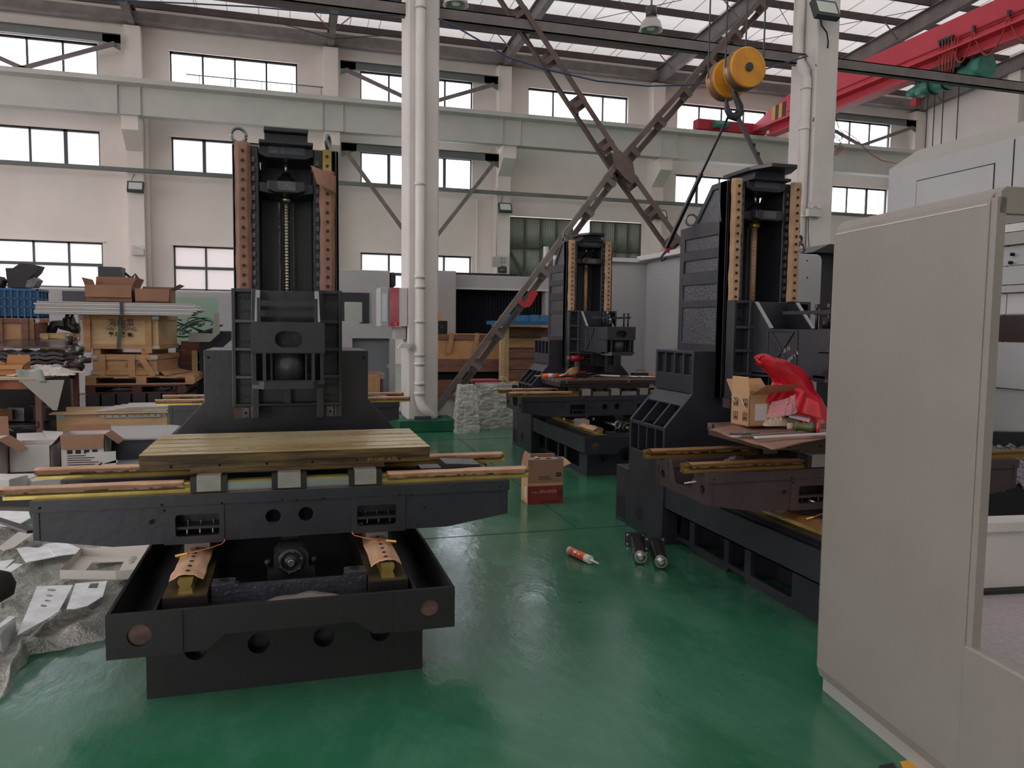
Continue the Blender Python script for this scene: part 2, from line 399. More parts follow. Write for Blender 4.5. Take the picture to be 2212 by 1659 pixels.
for k, x in enumerate(BAY):
    r = B()
    def zz_(y, d): return 10.52+.064*(27.4-y)+d
    for (w_, d0, d1) in ((.2, 0, .03), (.02, .03, .5), (.2, .5, .53)):
        r.hexa([(x-w_/2, 27.3, zz_(27.3, d0)), (x+w_/2, 27.3, zz_(27.3, d0)), (x+w_/2, -6, zz_(-6, d0)), (x-w_/2, -6, zz_(-6, d0)),
                (x-w_/2, 27.3, zz_(27.3, d1)), (x+w_/2, 27.3, zz_(27.3, d1)), (x+w_/2, -6, zz_(-6, d1)), (x-w_/2, -6, zz_(-6, d1))])
    r.box(x-.02, x+.12, 27.05, 27.2, 10.5, 11.0)
    for yy in (25.9, 24.5, 21.7, 17.6): r.bar((x-.6, yy, zr(yy)), (x, yy, zz_(yy, .02)), .03, .03).bar((x+.6, yy, zr(yy)), (x, yy, zz_(yy, .02)), .03, .03)
    o = r.build('rafter_beam_%d' % (k+1), m_steel); o['kind'] = 'structure'
m_rod = M('rod_dark', (70, 66, 66), .5)
for k in range(-2, 4):   # diagonal roof rods
    x = 1.45+6*k
    for y0 in (25.9, 20.4, 14.9):
        o = B().bar((x, y0, zr(y0)-.05), (x+6, y0-5.5, zr(y0-5.5)-.05), .016, .016).bar((x+6, y0, zr(y0)-.05), (x, y0-5.5, zr(y0-5.5)-.05), .016, .016).build('trim_%d' % (200+k*3+int(y0)), m_rod); o['kind'] = 'structure'
for i, (x, y) in enumerate(((-2.6, 25), (-.2, 25), (2.6, 25), (4.4, 24), (9.1, 25), (11.2, 25))):   # thin sag rods between purlins
    o = B().bar((x, 27, zr(27)-.05), (x, 14, zr(14)-.05), .012, .012).build('trim_%d' % (260+i), m_rod); o['kind'] = 'structure'

# mid row: round-cornered concrete columns with down pipes
m_pipe = M('pipe_white', (224, 216, 212), .45, col2=(212, 204, 200), ns=2)
def midcolumn(x0, x1, n, pipe_x):
    b_ = B().box(x0, x1, 10.2, 10.82, 0, 11.9)
    o = b_.build('column_middle_%d' % n, m_pillar, None, None, .02); o['kind'] = 'structure'
    return o
c1 = midcolumn(1.52, 1.93, 1, 0); c2 = midcolumn(7.66, 8.06, 2, 0); c3 = midcolumn(13.6, 14.0, 3, 0); c4 = midcolumn(-4.6, -4.2, 4, 0)
def pipe(name, label, pts, r, joints, n=14):
    t = T('down_pipe', label, 'pipe', (pts[0][0], pts[0][1], 0))
    t.p('pipe', B().tube(pts, r, n), m_pipe)
    for (c, d) in joints: t.p('collar', B().cyl(c, d, r*1.13, n=n), m_pipe)
    return t
px_, py_ = 1.665, 10.125
pipe('p', 'white down pipe on the front of the near left column', [(px_, py_, 11.9), (px_, py_, .42), (px_+.03, py_-.03, .32), (px_+.2, py_-.1, .16)], .062,
     [((px_, py_, z), (px_, py_, z+.045)) for z in (5.42, 3.2, 2.0, 1.87, 1.42, .98, .86, .60, .47)])
px2 = 7.6
qx, qy = 7.57, 10.30
pipe('p', 'white down pipe with an offset bend on the far right column', [(qx, qy+.22, 11.5), (qx, qy+.22, 5.62), (qx, qy+.2, 5.52), (qx-.0, qy+.02, 5.28), (qx, qy, 5.18), (qx, qy, 0)], .075,
     [((qx, qy, z), (qx, qy, z+.04)) for z in (5.02, 4.42, 3.1, 2.58, 1.2)])
# green kerb round the foot of the near column
t = T('column_kerb', 'green painted concrete kerb round the foot of the column', 'kerb', (1.75, 10.4, 0))
t.p('kerb', B().prism([(1.37, 9.93), (2.12, 9.93), (2.12, 11.1), (1.37, 11.1)], 'z', 0, .155, holes=[[(1.5, 10.13), (1.98, 10.13), (1.98, 10.9), (1.5, 10.9)]]), m_greencurb, bevel=.008)
t.p('kerb_fill', B().box(1.5, 1.98, 10.13, 10.9, 0, .10), M('plaster_grey', (140, 128, 126), .9, bs=.4))
single('black_plate', 'small black steel bar lying on the green kerb below the pipe', 'bar', B().box(1.58, 1.79, 9.94, 10.0, .156, .205), m_dark)
# strut between the middle columns and the lattice cross
sb = B()
for x0, x1 in ((-22, 1.52), (1.93, 7.66), (8.06, 13.6), (14, 25.7)):
    sb.box(x0, x1, 10.44, 10.46, 5.44, 5.6).box(x0, x1, 10.44, 10.56, 5.585, 5.6).box(x0, x1, 10.44, 10.56, 5.44, 5.455)
struct('trim_31', sb, m_steel)
m_rust = M('lattice_brown', (112, 94, 90), .6, col2=(92, 76, 74), ns=3, bs=.15, bn=30)
m_lgrey = M('lattice_grey', (126, 116, 112), .6, col2=(102, 92, 88), ns=2)
t = T('cross_brace', 'tall brown steel lattice cross brace between the two columns', 'brace', (2.0, 10.5, 0))
def lattice(pa, pb, nbat, mat):
    pa = Vector(pa); pb = Vector(pb); d = (pb-pa).normalized(); nrm = Vector((-d.z, 0, d.x))
    for sgn, yy in ((1, 10.42), (-1, 10.60)):
        o = B(); off = nrm*.070*sgn
        a = pa+off; b_ = pb+off; a.y = b_.y = yy
        o.bar(a, b_, .012, .075, up=nrm); o.bar(a+Vector((0, .035*sgn, 0))+nrm*.03*sgn, b_+Vector((0, .035*sgn, 0))+nrm*.03*sgn, .07, .010, up=nrm)
        t.p('angle_chord', o, mat)
    for i in range(nbat):
        f = (i+.5)/nbat; c = pa.lerp(pb, f)
        t.p('batten', B().bar(c-nrm*.10+Vector((0, -.08, 0)), c+nrm*.115+Vector((0, -.08, 0)), .07, .010, up=(0, 1, 0)).bar(c-nrm*.10, c+nrm*.10, .012, .2, up=d), mat)
cc = (4.62, 10.5, 3.70)
lattice((2.0, 10.5, .20), cc, 8, m_lgrey); lattice(cc, (7.46, 10.5, 6.92), 7, m_rust)
lattice((2.0, 10.5, 7.05), cc, 6, m_rust); lattice(cc, (7.46, 10.5, .38), 8, m_rust)
for yy in (10.38, 10.62):
    t.p('gusset_plate', B().prism([(W(a_, b_, 10.38).x, W(a_, b_, 10.38).z) for a_, b_ in ((1322, 332), (1333, 321), (1350, 333), (1367, 352), (1374, 392), (1364, 397), (1350, 385), (1330, 362))], 'y', yy-.008, yy+.008), m_rust)
t.p('foot_plate', B().prism([(1.93, .06), (2.38, .06), (2.42, .30), (2.28, .52), (1.93, .25)], 'y', 10.48, 10.5), m_pillar)
t.p('tag', B().prism([(W(a_, b_, 10.3).x, W(a_, b_, 10.3).z) for a_, b_ in ((1146, 630), (1157, 626), (1162, 634), (1152, 652), (1145, 662), (1138, 664), (1128, 660), (1118, 652), (1126, 648), (1134, 656), (1140, 645))], 'y', 10.30, 10.306), M('red_rag', (190, 44, 52), .6, bs=.3), label='red paper tags tied round the brace')
# wall bracing frames in the first, third and fifth bays
def bracing(label, x0, x1, zt, zc, yb, up=True):
    t = T('wall_bracing', label, 'brace', (x0, yb, zc), 'steel braces between the wall columns')
    t.p('chord', B().box(x0, x1, yb, yb+.06, zt-.13, zt+.13).box(x0, x1, yb-.05, yb+.06, zt+.11, zt+.13), m_conduit)
    xm = (x0+x1)/2
    for xa in (x0, x1):
        sg = 1 if xa == x0 else -1
        t.p('gusset_plate', B().prism([(xa, zt-.35), (xa+sg*.5, zt-.1), (xa+sg*.5, zt+.1), (xa, zt+.13)], 'y', yb, yb+.02), m_conduit)
        t.p('diagonal', B().bar((xa+sg*.15, yb, zt-.15), (xm+sg*.45, yb, zc), .06, .13, up=(0, 0, 1)), m_steel)
bracing('grey steel brace over the leftmost upper window', -10.2, -4.85, 10.02, 8.7, 26.8)
bracing('grey steel brace over the upper window behind the near column', 1.75, 7.15, 9.95, 8.7, 26.8)
bracing('grey steel brace over the rightmost upper window', 19.75, 25.1, 9.95, 8.7, 26.8)
bracing('tall steel brace under the runway beam behind the near column', 1.75, 7.15, 7.25, 3.2, 26.6)
# gate with corrugated panels; light coming through is put into their colour
m_corr = M('gate_sheet', (150, 158, 148), .6, col2=(136, 144, 134), ns=2, bs=.3, bn=6)
m_gf = M('gate_frame', (84, 84, 82), .5)
for i, (x0, x1, dg) in enumerate(((7.8, 10.25, 1), (10.98, 13.05, -1))):
    o = bpy.data.objects.new('door_%d' % (i+1), None); COL.objects.link(o); o.location = (x0, YW, 0); o['kind'] = 'structure'
    sh = Vector((-x0, -YW, 0)); nxp = 4
    for a in range(nxp):
        for z in range(5):
            xa = x0+(x1-x0)*a/nxp; xb = x0+(x1-x0)*(a+1)/nxp; za = z*1.07; bb = B()
            bb.grid(lambda u, v: (xa+.002+(xb-xa-.004)*u, YW+.12+.012*math.sin(u*40), za+.002+1.066*v), 24, 1, True, (0, .01, 0))
            bb.build('panel', m_corr, o, sh)
    fr = B()
    for a in range(nxp+1): xa = x0+(x1-x0)*a/nxp; fr.box(xa-.035, xa+.035, YW+.04, YW+.10, 0, 5.36)
    for z in range(6): fr.box(x0, x1, YW+.04, YW+.10, z*1.065, z*1.065+.05)
    fr.bar((x0 if dg > 0 else x1, YW+.05, 4.2), (x1-.5 if dg > 0 else x0+.4, YW+.05, 1.0), .05, .09)
    if dg > 0: fr.bar((x1-.1, YW+.05, 5.2), (x0+1.4, YW+.05, 2.2), .05, .09)
    fr.build('gate_frame', m_gf, o, sh)
# ------------------------------------------------------------------ the machining centres under assembly
m_cast = M('cast_paint_black', (44, 44, 51), .36, col2=(37, 37, 44), ns=5, bs=.05, bn=30, spec=.55)
m_rough = M('cast_rough_black', (58, 60, 69), .28, col2=(48, 50, 59), ns=5, bs=.3, bn=60, spec=.9)
m_castb = M('cast_paint_bed', (35, 31, 33), .42, col2=(29, 27, 30), ns=4, bs=.05, bn=24)
m_prim = M('cast_primer_brown', (74, 58, 59), .55, col2=(62, 50, 52), ns=4, bs=.15, bn=18)
m_edge = M('machined_edge', (112, 96, 82), .35, .3, col2=(84, 72, 66), ns=10)
m_shaded = M('cast_shaded', (26, 27, 32), .5, bs=.3, bn=20)  # cast colour darkened to stand for the shade inside hollows
m_tan = M('waxed_paper', (204, 164, 136), .6, col2=(186, 140, 110), ns=7, bs=.35, bn=25)
m_tanr = M('waxed_paper_red', (150, 108, 88), .6, col2=(134, 94, 78), ns=7, bs=.3, bn=25)
m_tanl = M('waxed_paper_pale', (186, 150, 116), .6, col2=(162, 124, 94), ns=7, bs=.35, bn=25)
m_oil = M('rail_oiled_yellow', (196, 176, 98), .28, .6, col2=(160, 138, 74), ns=5)
m_rail = M('rail_steel', (188, 188, 192), .22, .9)
m_block = M('carriage_grey', (158, 154, 146), .4, .35, col2=(142, 138, 130), ns=14)
m_cap = M('end_cap_black', (28, 28, 32), .4)
m_table = M('table_top_oiled', (206, 190, 150), .32, .2, col2=(168, 142, 96), ns=1.6, bs=.1, bn=12, thr=(.38, .62), stretch=(1, 2.5, 1))
m_tside = M('table_side_oiled', (112, 90, 56), .38, .45, col2=(66, 50, 34), ns=5, bs=.1, bn=20, thr=(.35, .6), stretch=(.6, 1, 5))
m_tdark = M('table_dark', (52, 44, 44), .45, .2, col2=(42, 36, 38), ns=4)
m_tbrown = M('table_paper_brown', (122, 92, 82), .6, col2=(100, 76, 68), ns=3)
m_screw = M('ball_screw_steel', (176, 168, 156), .25, .9)
m_bolt = M('bolt_dark', (20, 20, 24), .4)
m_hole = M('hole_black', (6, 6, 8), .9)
m_mach = M('machined_grey', (98, 96, 98), .35, .5, col2=(80, 78, 82), ns=12, bs=.2, bn=40)
m_eye = M('lifting_eye_steel', (134, 134, 136), .35, .7)
m_copper = M('copper', (196, 116, 78), .3, .8)
m_brass = M('brass', (206, 168, 84), .3, .8)
m_alu = M('bright_panel', (150, 140, 134), .3, .5)

def helix_screw(b, x, y, z0, z1, r, pitch=.018, n=16):
    k = int((z1-z0)/pitch); prof = []
    for i in range(k):
        z = i*pitch; prof += [(r, z), (r, z+pitch*.55), (r*.82, z+pitch*.65), (r*.82, z+pitch*.92)]
    prof.append((r, k*pitch))
    b.lathe(prof, (x, y, z0), n=n)

def machine(cx, oy, label, v):
    t = T('machining_centre', label, 'machine', (0, 3.9, 0)); p = t.p
    def many(name, b, pos, mat, par):
        first = None
        for q in pos:
            if first is None: o = b.build(name, mat, par, None); first = o
            else: o = first.copy(); COL.objects.link(o); o.parent = par
            o.location = Vector(q)+t.shift
    body = v.get('body', m_cast); low = v.get('low', m_castb); sad = v.get('sad', m_cast)
    # ---- bed
    z1 = .238
    bed = B().prism([(-.515, 0), (.515, 0), (.515, z1), (.30, z1), (.30, .33), (-.30, .33), (-.30, z1), (-.515, z1)], 'y', 3.035, 3.075,
                    holes=[circ(x, .172, .041) for x in (-.343, -.118, .126, .345)])
    wins_ = [(3.24, 3.60), (3.66, 3.82), (3.87, 4.21), (4.27, 4.43)]
    prof = [(3.075, 0), (3.22, 0), (3.22, .0), (3.64, 0), (3.66, .028), (3.82, .028), (3.84, 0), (4.25, 0), (4.27, .028), (4.42, .028), (4.44, 0), (5.1, 0), (5.1, z1), (3.075, z1)]
    for sx_ in (-1, 1):
        a, b_ = sorted((sx_*.515, sx_*.49))
        bed.prism(prof, 'x', a, b_, holes=[rrect(y0, y1, .055, .20, .015) for y0, y1 in wins_])
        a, b_ = sorted((sx_*.33, sx_*.31)); bed.box(a, b_, 3.075, 5.0, .0, .30)
        for y in (3.22, 3.63, 3.845, 4.24): a, b_ = sorted((sx_*.49, sx_*.33)); bed.box(a, b_, y-.01, y+.01, .02, z1)
    bed.box(-.5, .5, 3.075, 5.0, .22, z1).box(-.30, .30, 3.3, 4.4, .238, .27)
    ob = p('bed', bed, low, bevel=.003)
    p('inner_wall', B().box(-.47, .47, 3.10, 3.12, .0, .22), m_shaded, ob)  # dark sheet standing for the shade behind the bed openings
    for sx_ in (-1, 1):   # guide pads, rails and their paper
        xr0 = sx_*.378
        pad = B().box(*sorted((sx_*.30, sx_*.455)), 3.03, 4.42, .262, .378)
        pad.box(*sorted((sx_*.31, sx_*.445)), 3.04, 4.42, z1, .262)
        p('guide_pad', pad, low, ob); p('guide_face', B().box(*sorted((sx_*.30, sx_*.455)), 3.03, 4.42, .378, .3855).box(xr0-.035, xr0+.035, 3.032, 3.05, .371, .378), M('pad_oiled', (112, 98, 70), .35, .5, col2=(84, 74, 58), ns=8), ob)
        xr = sx_*.378
        rl = B().prism([(xr-.026, .385), (xr+.026, .385), (xr+.022, .405), (xr+.018, .41), (xr+.026, .425), (xr+.026, .435), (xr-.026, .435), (xr-.026, .425), (xr-.018, .41), (xr-.022, .405)], 'y', 3.05, 4.4)
        p('linear_rail', rl, m_oil, ob)
        def pap(u, w_, xr=xr, sx_=sx_):
            prof_ = [(-.062, .418), (-.045, .428), (-.028, .442), (0, .445), (.028, .442), (.045, .430), (.06, .42)]
            q = u*6; i = min(5, int(q)); f = q-i; X = prof_[i][0]*(1-f)+prof_[i+1][0]*f; Z = prof_[i][1]*(1-f)+prof_[i+1][1]*f
            yy = 3.09+.46*w_; nn = mnoise.noise(Vector((X*30, yy*9, sx_*3)))
            return (xr+X*(1+.1*nn), yy+.012*mnoise.noise(Vector((X*40, 0, sx_))) if w_ < .02 else yy, Z+.006*nn+.002)
        p('rail_cover', B().grid(pap, 18, 26, True, .001), v.get('paper', m_tan), ob)
        many('bolt_mark', B().cyl((0, 0, .4425), (0, 0, .4495), .008, n=8), [(xr, 3.13+i*.062, 0) for i in range(7)], m_bolt, ob)
        p('carriage_block', B().box(xr-.05, xr+.05, 3.46, 3.62, .40, .475), m_block, ob)
    # cross wall, bearing housing, nut bracket
    cw = B().prism([(-.29, .25), (.295, .25), (.295, .405), (.21, .405), (.205, .385), (-.19, .385), (-.195, .395), (-.29, .395)], 'y', 3.085, 3.125)
    p('cross_wall', cw, m_rough, ob)
    p('cross_wall_pad', B().box(-.29, -.205, 3.08, 3.15, .395, .402), m_mach, ob); p('cross_wall_pad', B().box(.21, .295, 3.08, 3.15, .405, .411), m_mach, ob)
    p('screw_plug', B().cyl((-.245, 3.115, .402), (-.245, 3.115, .406), .02), m_bolt, ob); p('screw_plug', B().cyl((.25, 3.115, .411), (.25, 3.115, .415), .02), m_bolt, ob)
    bh = B().prism([(-.10, .25), (.11, .25), (.10, .375), (.075, .375), (.075, .435), (.05, .462), (-.04, .462), (-.065, .435), (-.065, .375), (-.09, .375)], 'y', 3.3, 3.42)
    for x, z in ((-.09, .375), (.095, .375)): bh.cyl((x, 3.35, z), (x, 3.35, z+.03), .014)
    p('bearing_housing', bh, m_castb, ob)
    be = B().lathe([(.055, 0), (.055, .02), (.05, .028), (.036, .03), (.036, .022), (.026, .022), (.026, .034), (.016, .036)], (.004, 3.305, .408), (0, -1, 0), 28)
    p('bearing', be, m_cap, ob)
    for i in range(6):
        a = math.radians(60*i+20); p('bearing_bolt', B().cyl((.004+.044*math.cos(a), 3.28, .408+.044*math.sin(a)), (.004+.044*math.cos(a), 3.273, .408+.044*math.sin(a)), .0055, n=8), m_mach, ob)
    p('screw_end', B().cyl((.004, 3.3, .408), (.004, 3.255, .408), .014), m_screw, ob)
    p('ball_screw', B().cyl((.004, 3.42, .40), (.004, 4.3, .40), .016), m_screw, ob)
    p('nut_bracket', B().box(-.035, .035, 3.46, 3.5, .40, .52), m_castb, ob)
    # ---- coolant tray
    zt, zb = .392, .236
    tr = B().prism([(-.61, zb), (-.61, zt), (.61, zt), (.61, zb), (.30, zb), (.235, .288), (-.225, .288), (-.285, zb)], 'y', 2.862, 2.876, holes=[circ(-.505, .312, .04), circ(.512, .318, .036)])
    for sx_ in (-1, 1):
        a, b_ = sorted((sx_*.61, sx_*.598)); tr.box(a, b_, 2.87, 4.43, zb, zt)
        a, b_ = sorted((sx_*.61, sx_*.30)); tr.box(a, b_, 2.87, 4.43, zb, zb+.008)
        a, b_ = sorted((sx_*.595, sx_*.56)); tr.hexa([(sx_*.50, 2.88, zb+.01), (sx_*.47, 2.88, zb+.01), (sx_*.47, 4.4, zb+.01), (sx_*.50, 4.4, zb+.01), (sx_*.478, 2.88, .36), (sx_*.468, 2.88, .36), (sx_*.468, 4.4, .36), (sx_*.478, 4.4, .36)])
    tr.box(-.60, .60, 2.87, 3.04, .288, .296)
    otr = p('coolant_tray', tr, low, bevel=.0015)
    for x0, x1, cxx, r in ((-.61, -.365, -.505, .04), (.375, .61, .512, .036)):
        ep = B().prism([(x0, zb), (x1, zb), (x1, zt), (x0, zt)], 'y', 2.855, 2.863, holes=[circ(cxx, .314, r)])
        for x in (x0+.035, x1-.035):
            for z in (zb+.035, zt-.035): ep.cyl((x, 2.857, z), (x, 2.8535, z), .006, n=8)
        p('end_plate', ep, low, otr)
        p('inspection_disc', B().cyl((cxx, 2.875, .314), (cxx, 2.869, .314), r), M('copper_dull', (120, 92, 86), .35, .3, col2=(80, 62, 60), ns=18), otr)
    # ---- column base (buttress) : stepped profile, open cells on both flanks
    prof = [(-.625, 0), (-.625, .76), (-.435, .975), (-.435, 1.25), (.435, 1.25), (.435, .975), (.625, .76), (.625, 0)]
    cb = B().prism(prof, 'y', 4.43, 4.455)
    cb.prism(prof, 'y', 4.93, 4.955); cb.box(-.40, .40, 4.456, 4.929, .1, 1.22)
    cb.box(-.4345, .4345, 4.456, 4.929, 1.23, 1.249)
    for s_ in (-1, 1):
        def bx(xa, xb, *r): a, b_ = sorted((s_*xa, s_*xb)); cb.box(a, b_, *r)
        bx(.40, .4345, 4.456, 4.929, .975, 1.095)
        bx(.45, .60, 4.456, 4.929, .0, .10); bx(.60, .6248, 4.456, 4.929, 0, .56); bx(.60, .6248, 4.456, 4.929, .735, .759)
        # sloped apron
        cb.hexa([(s_*.50, 4.456, .899), (s_*.50, 4.929, .899), (s_*.49, 4.929, .885), (s_*.49, 4.456, .885), (s_*.4345, 4.456, .974), (s_*.4345, 4.929, .974), (s_*.42, 4.929, .965), (s_*.42, 4.456, .965)])
        for i in range(5):
            y = 4.43+.125*i
            if i in (0, 4): continue
            cb.box(*sorted((s_*.395, s_*.434)), y, y+.018, 1.09, 1.235)
            cb.box(*sorted((s_*.45, s_*.624)), y, y+.018, .55, .745)
        for i in (1, 2):
            y = 4.43+.167*i
            cb.hexa([(s_*.40, y, .76), (s_*.62, y, .76), (s_*.62, y+.018, .76), (s_*.40, y+.018, .76), (s_*.40, y, .975), (s_*.43, y, .975), (s_*.43, y+.018, .975), (s_*.40, y+.018, .975)])
        # rear foot block
        bx(.45, .625, 4.955, 5.16, .0, .40)
    ocb = p('column_base', cb, body, bevel=.003)
    for s_ in (-1, 1):
        p('foot_hole', B().cyl((s_*.626, 4.77, .13), (s_*.6262, 4.77, .13), .055, n=20), m_hole, ocb)
        p('foot_window', B().box(*sorted((s_*.6255, s_*.6262)), 4.99, 5.14, .03, .18), m_hole, ocb)
        for z in (1.21,): p('bolt_hole', B().cyl((s_*.41, 4.4295, z), (s_*.41, 4.431, z), .008, n=8), m_hole, ocb)
    # ---- column
    co = B()
    side = [(4.36, .95), (4.36, 2.33), (4.55, 2.33), (4.78, 2.092), (4.95, 2.088), (4.95, .95)]
    pk = [[(4.46, 2.29), (4.53, 2.29), (4.72, 2.10), (4.42, 2.08)], [(4.45, 2.0), (4.89, 2.005), (4.89, 1.925), (4.45, 1.92)],
          [(4.45, 1.855), (4.89, 1.858), (4.89, 1.777), (4.45, 1.775)], [(4.45, 1.686), (4.90, 1.69), (4.90, 1.586), (4.45, 1.586)], [(4.45, 1.537), (4.905, 1.537), (4.905, 1.30), (4.45, 1.30)]]
    for s_ in (-1, 1):
        co.prism(side, 'x', *sorted((s_*.272, s_*.258)), holes=pk); co.prism(side, 'x', *sorted((s_*.257, s_*.14)))
        co.box(*sorted((s_*.272, s_*.235)), 4.36, 4.44, .95, 2.33)
    co.box(-.14, .14, 4.62, 4.94, .95, 2.10); co.box(-.14, .14, 4.62, 4.70, 2.10, 2.33)
    co.prism([(-.14, 2.33), (-.14, 2.285), (-.10, 2.268), (.10, 2.268), (.14, 2.285), (.14, 2.33)], 'y', 4.34, 4.62)
    co.prism([(-.14, 2.145), (.14, 2.145), (.14, 2.095), (.085, 2.085), (-.085, 2.085), (-.14, 2.095)], 'y', 4.36, 4.62)
    oco = p('column', co, body, bevel=.004)
    for s_ in (-1, 1):
        rp = B()
        for pts in pk: rp.prism(pts, 'x', *sorted((s_*.262, s_*.2575)))
        p('side_pocket', rp, m_rough, oco)
    tb = B().prism([(-.137, 2.330), (.137, 2.330), (.137, 2.348), (-.137, 2.348)], 'y', 4.28, 4.62)
    tb.prism([(-.11, 2.348), (.11, 2.348), (.11, 2.39), (-.11, 2.39)], 'y', 4.31, 4.60)
    if v.get('wide'):
        tb.prism([(-.15, 4.62), (-.15, 4.30), (-.09, 4.16), (.09, 4.16), (.15, 4.30), (.15, 4.62)], 'z', 2.385, 2.41)
    else: tb.box(-.112, .112, 4.27, 4.62, 2.39, 2.412)
    p('motor_seat', tb, body, oco, bevel=.003)
    p('machined_face', B().box(-.09, .095, 4.336, 4.341, 2.29, 2.328), M('machined_blue', (86, 90, 104), .4, .3, bs=.2), oco)
    br = B().prism([(-.095, 2.145), (.095, 2.145), (.095, 2.098), (.055, 2.085), (-.055, 2.085), (-.095, 2.098)], 'y', 4.30, 4.38)
    p('bearing_bracket', br, body, oco, bevel=.003)
    p('machined_face', B().box(-.046, .046, 4.296, 4.301, 2.096, 2.142), m_mach, oco)
    p('bearing_cap', B().lathe([(.06, 0), (.06, .02), (.05, .022), (.045, .04), (.028, .045), (.022, .065)], (-.002, 4.46, 2.146), n=24), m_cap, oco)
    p('screw_shaft', B().cyl((-.002, 4.46, 2.2), (-.002, 4.46, 2.285), .012), m_screw, oco)
    p('lock_nut', B().cyl((-.002, 4.46, 2.056), (-.002, 4.46, 2.084), .036, n=8), v.get('nut', m_screw), oco)
    sc_ = B()
    if v.get('wrapped'):
        sc_.cyl((-.002, 4.46, 1.5), (-.002, 4.46, 2.056), .019)
        for i in range(22): sc_.ring((-.002, 4.46, 1.52+i*.024), (0, .1, 1), .019, .0025, 14, 4)
        p('ball_screw', sc_, m_tanl, oco, label='ball screw wrapped in tan paper')
    else:
        helix_screw(sc_, -.002, 4.46, 1.45, 2.056, .0185, .0165); p('ball_screw', sc_, m_screw, oco)
    p('way_ridge', B().box(-.045, -.035, 4.59, 4.625, 1.5, 2.08).box(.031, .041, 4.59, 4.625, 1.5, 2.08), m_rough, oco)
    # rails with paper
    for s_, xr in ((-1, -.218), (1, .210)):
        p('linear_rail', B().box(xr-.0225, xr+.0225, 4.318, 4.36, 1.0, 2.326), m_oil if s_ > 0 or v.get('yel') else m_rail, oco)
        ztop, zbot = (2.336, 1.56) if s_ < 0 or v.get('full') else (2.215, 1.56)
        ws = .040; rp = B(); A = v.get('amp', 1)
        def cov(u, w_, xr=xr, s_=s_):
            X = (u-.5)*2; edge = abs(X); z = zbot+(ztop-zbot)*w_
            nn = mnoise.noise(Vector((z*9, s_*5, X*2)))
            return (xr+X*ws+.006*nn*edge*A, 4.312+(.02 if edge > .62 else 0)-.002*nn, z)
        rp.grid(cov, 10, 40, True, (0, .001, 0))
        if s_ > 0 and not v.get('full'):
            rp.grid(lambda u, w_: (xr-.085+.13*u+.03*w_*(1-u), 4.30-.012*math.sin(3*u), 2.235-.05*u-.095*w_+.01*mnoise.noise(Vector((u*5, w_*5, 1)))), 8, 8, True, (0, .001, 0))
        p('rail_cover', rp, v.get('cpaper', m_tanr), oco)
        many('rail_bolt', B().cyl((0, .0055, 0), (0, 0, 0), .0085, n=10), [(xr, 4.305 if 1.6+.0492*i < ztop-.01 else 4.3145, 1.60+.0492*i) for i in range(15)], m_bolt, oco)
        many('rail_clamp', B().box(-.0075, .0075, 4.34, 4.362, 0, .026), [(xr+(.0505 if s_ < 0 else -.0505), 0, 1.60+.0492*i) for i in range(14)], m_mach, oco)
    for x, rot, y in v['eyes']:
        e = B().ring((x, y, 2.33+.058), (math.sin(rot), -math.cos(rot), 0), .038, .0095, 28, 8); e.cyl((x, y, 2.325), (x, y, 2.35), .018, .012)
        p('lifting_eye', e, m_eye, oco)
    for x in (-.2, .2):
        if v.get('reareyes'):
            e = B().ring((x*1.15, 4.88, 2.088+.062), (.3, 1, .1), .038, .0095, 26, 8); e.cyl((x*1.15, 4.88, 2.085), (x*1.15, 4.88, 2.11), .018, .012); p('lifting_eye', e, m_eye, oco)
    # ---- spindle head carriage plate with cells
    hd = B(); yp0, yp1 = 4.225, 4.31
    hd.box(-.262, .262, 4.285, 4.305, .965, 1.57)
    for s_ in (-1, 1):
        hd.box(*sorted((s_*.278, s_*.258)), yp0, yp1, .96, 1.575)
        hd.prism([(-s_*-.258, 1.575), (s_*.258, 1.555), (s_*.175, 1.555), (s_*.172, 1.575)], 'y', yp0, yp1)
        hd.prism([(s_*.178, 1.575), (s_*.146, 1.575), (s_*.146, .9), (s_*.182, .9), (s_*.182, 1.42)], 'y', yp0-.02, yp1)
        for z in (1.41, 1.265, 1.12): hd.hexa([(s_*.262, yp0, z-.012), (s_*.262, yp1, z-.012), (s_*.15, yp1, z-.012), (s_*.15, yp0-.03, z-.012), (s_*.262, yp0, z+.006), (s_*.262, yp1, z+.006), (s_*.15, yp1, z+.006), (s_*.15, yp0-.03, z+.006)])
        hd.box(*sorted((s_*.262, s_*.15)), yp0, yp1, .962, .978)
        # side cheeks reaching forward: sloped gusset then X-braced box
        x0, x1 = sorted((s_*.150, s_*.138))
        hd.prism([(4.25, 1.56), (4.25, 1.10), (3.56, 1.13), (3.56, 1.28), (3.56, 1.40), (4.02, 1.40), (4.18, 1.56)], 'x', x0, x1)
        xo = s_*.1515
        for (ya, za, yb, zb_) in ((3.80, 1.385, 4.02, 1.15), (4.02, 1.385, 3.80, 1.15), (3.77, 1.39, 4.05, 1.39), (3.77, 1.145, 4.05, 1.145), (3.77, 1.39, 3.77, 1.145), (4.05, 1.39, 4.05, 1.145)):
            hd.bar((xo, ya, za), (xo, yb, zb_), .014, .012, up=(1, 0, 0))
        
    hd.box(-.15, .15, 3.58, 4.25, 1.12, 1.135).box(-.02, .015, 4.22, 4.29, .96, 1.12).box(-.15, .15, 4.2, 4.29, .968, .98)
    ohd = p('spindle_head', hd, body, bevel=.003)
    p('head_back', B().box(-.14, .14, 4.24, 4.284, 1.13, 1.42), m_shaded, ohd)  # dark colour stands for the shaded hollow behind the clamp bridge
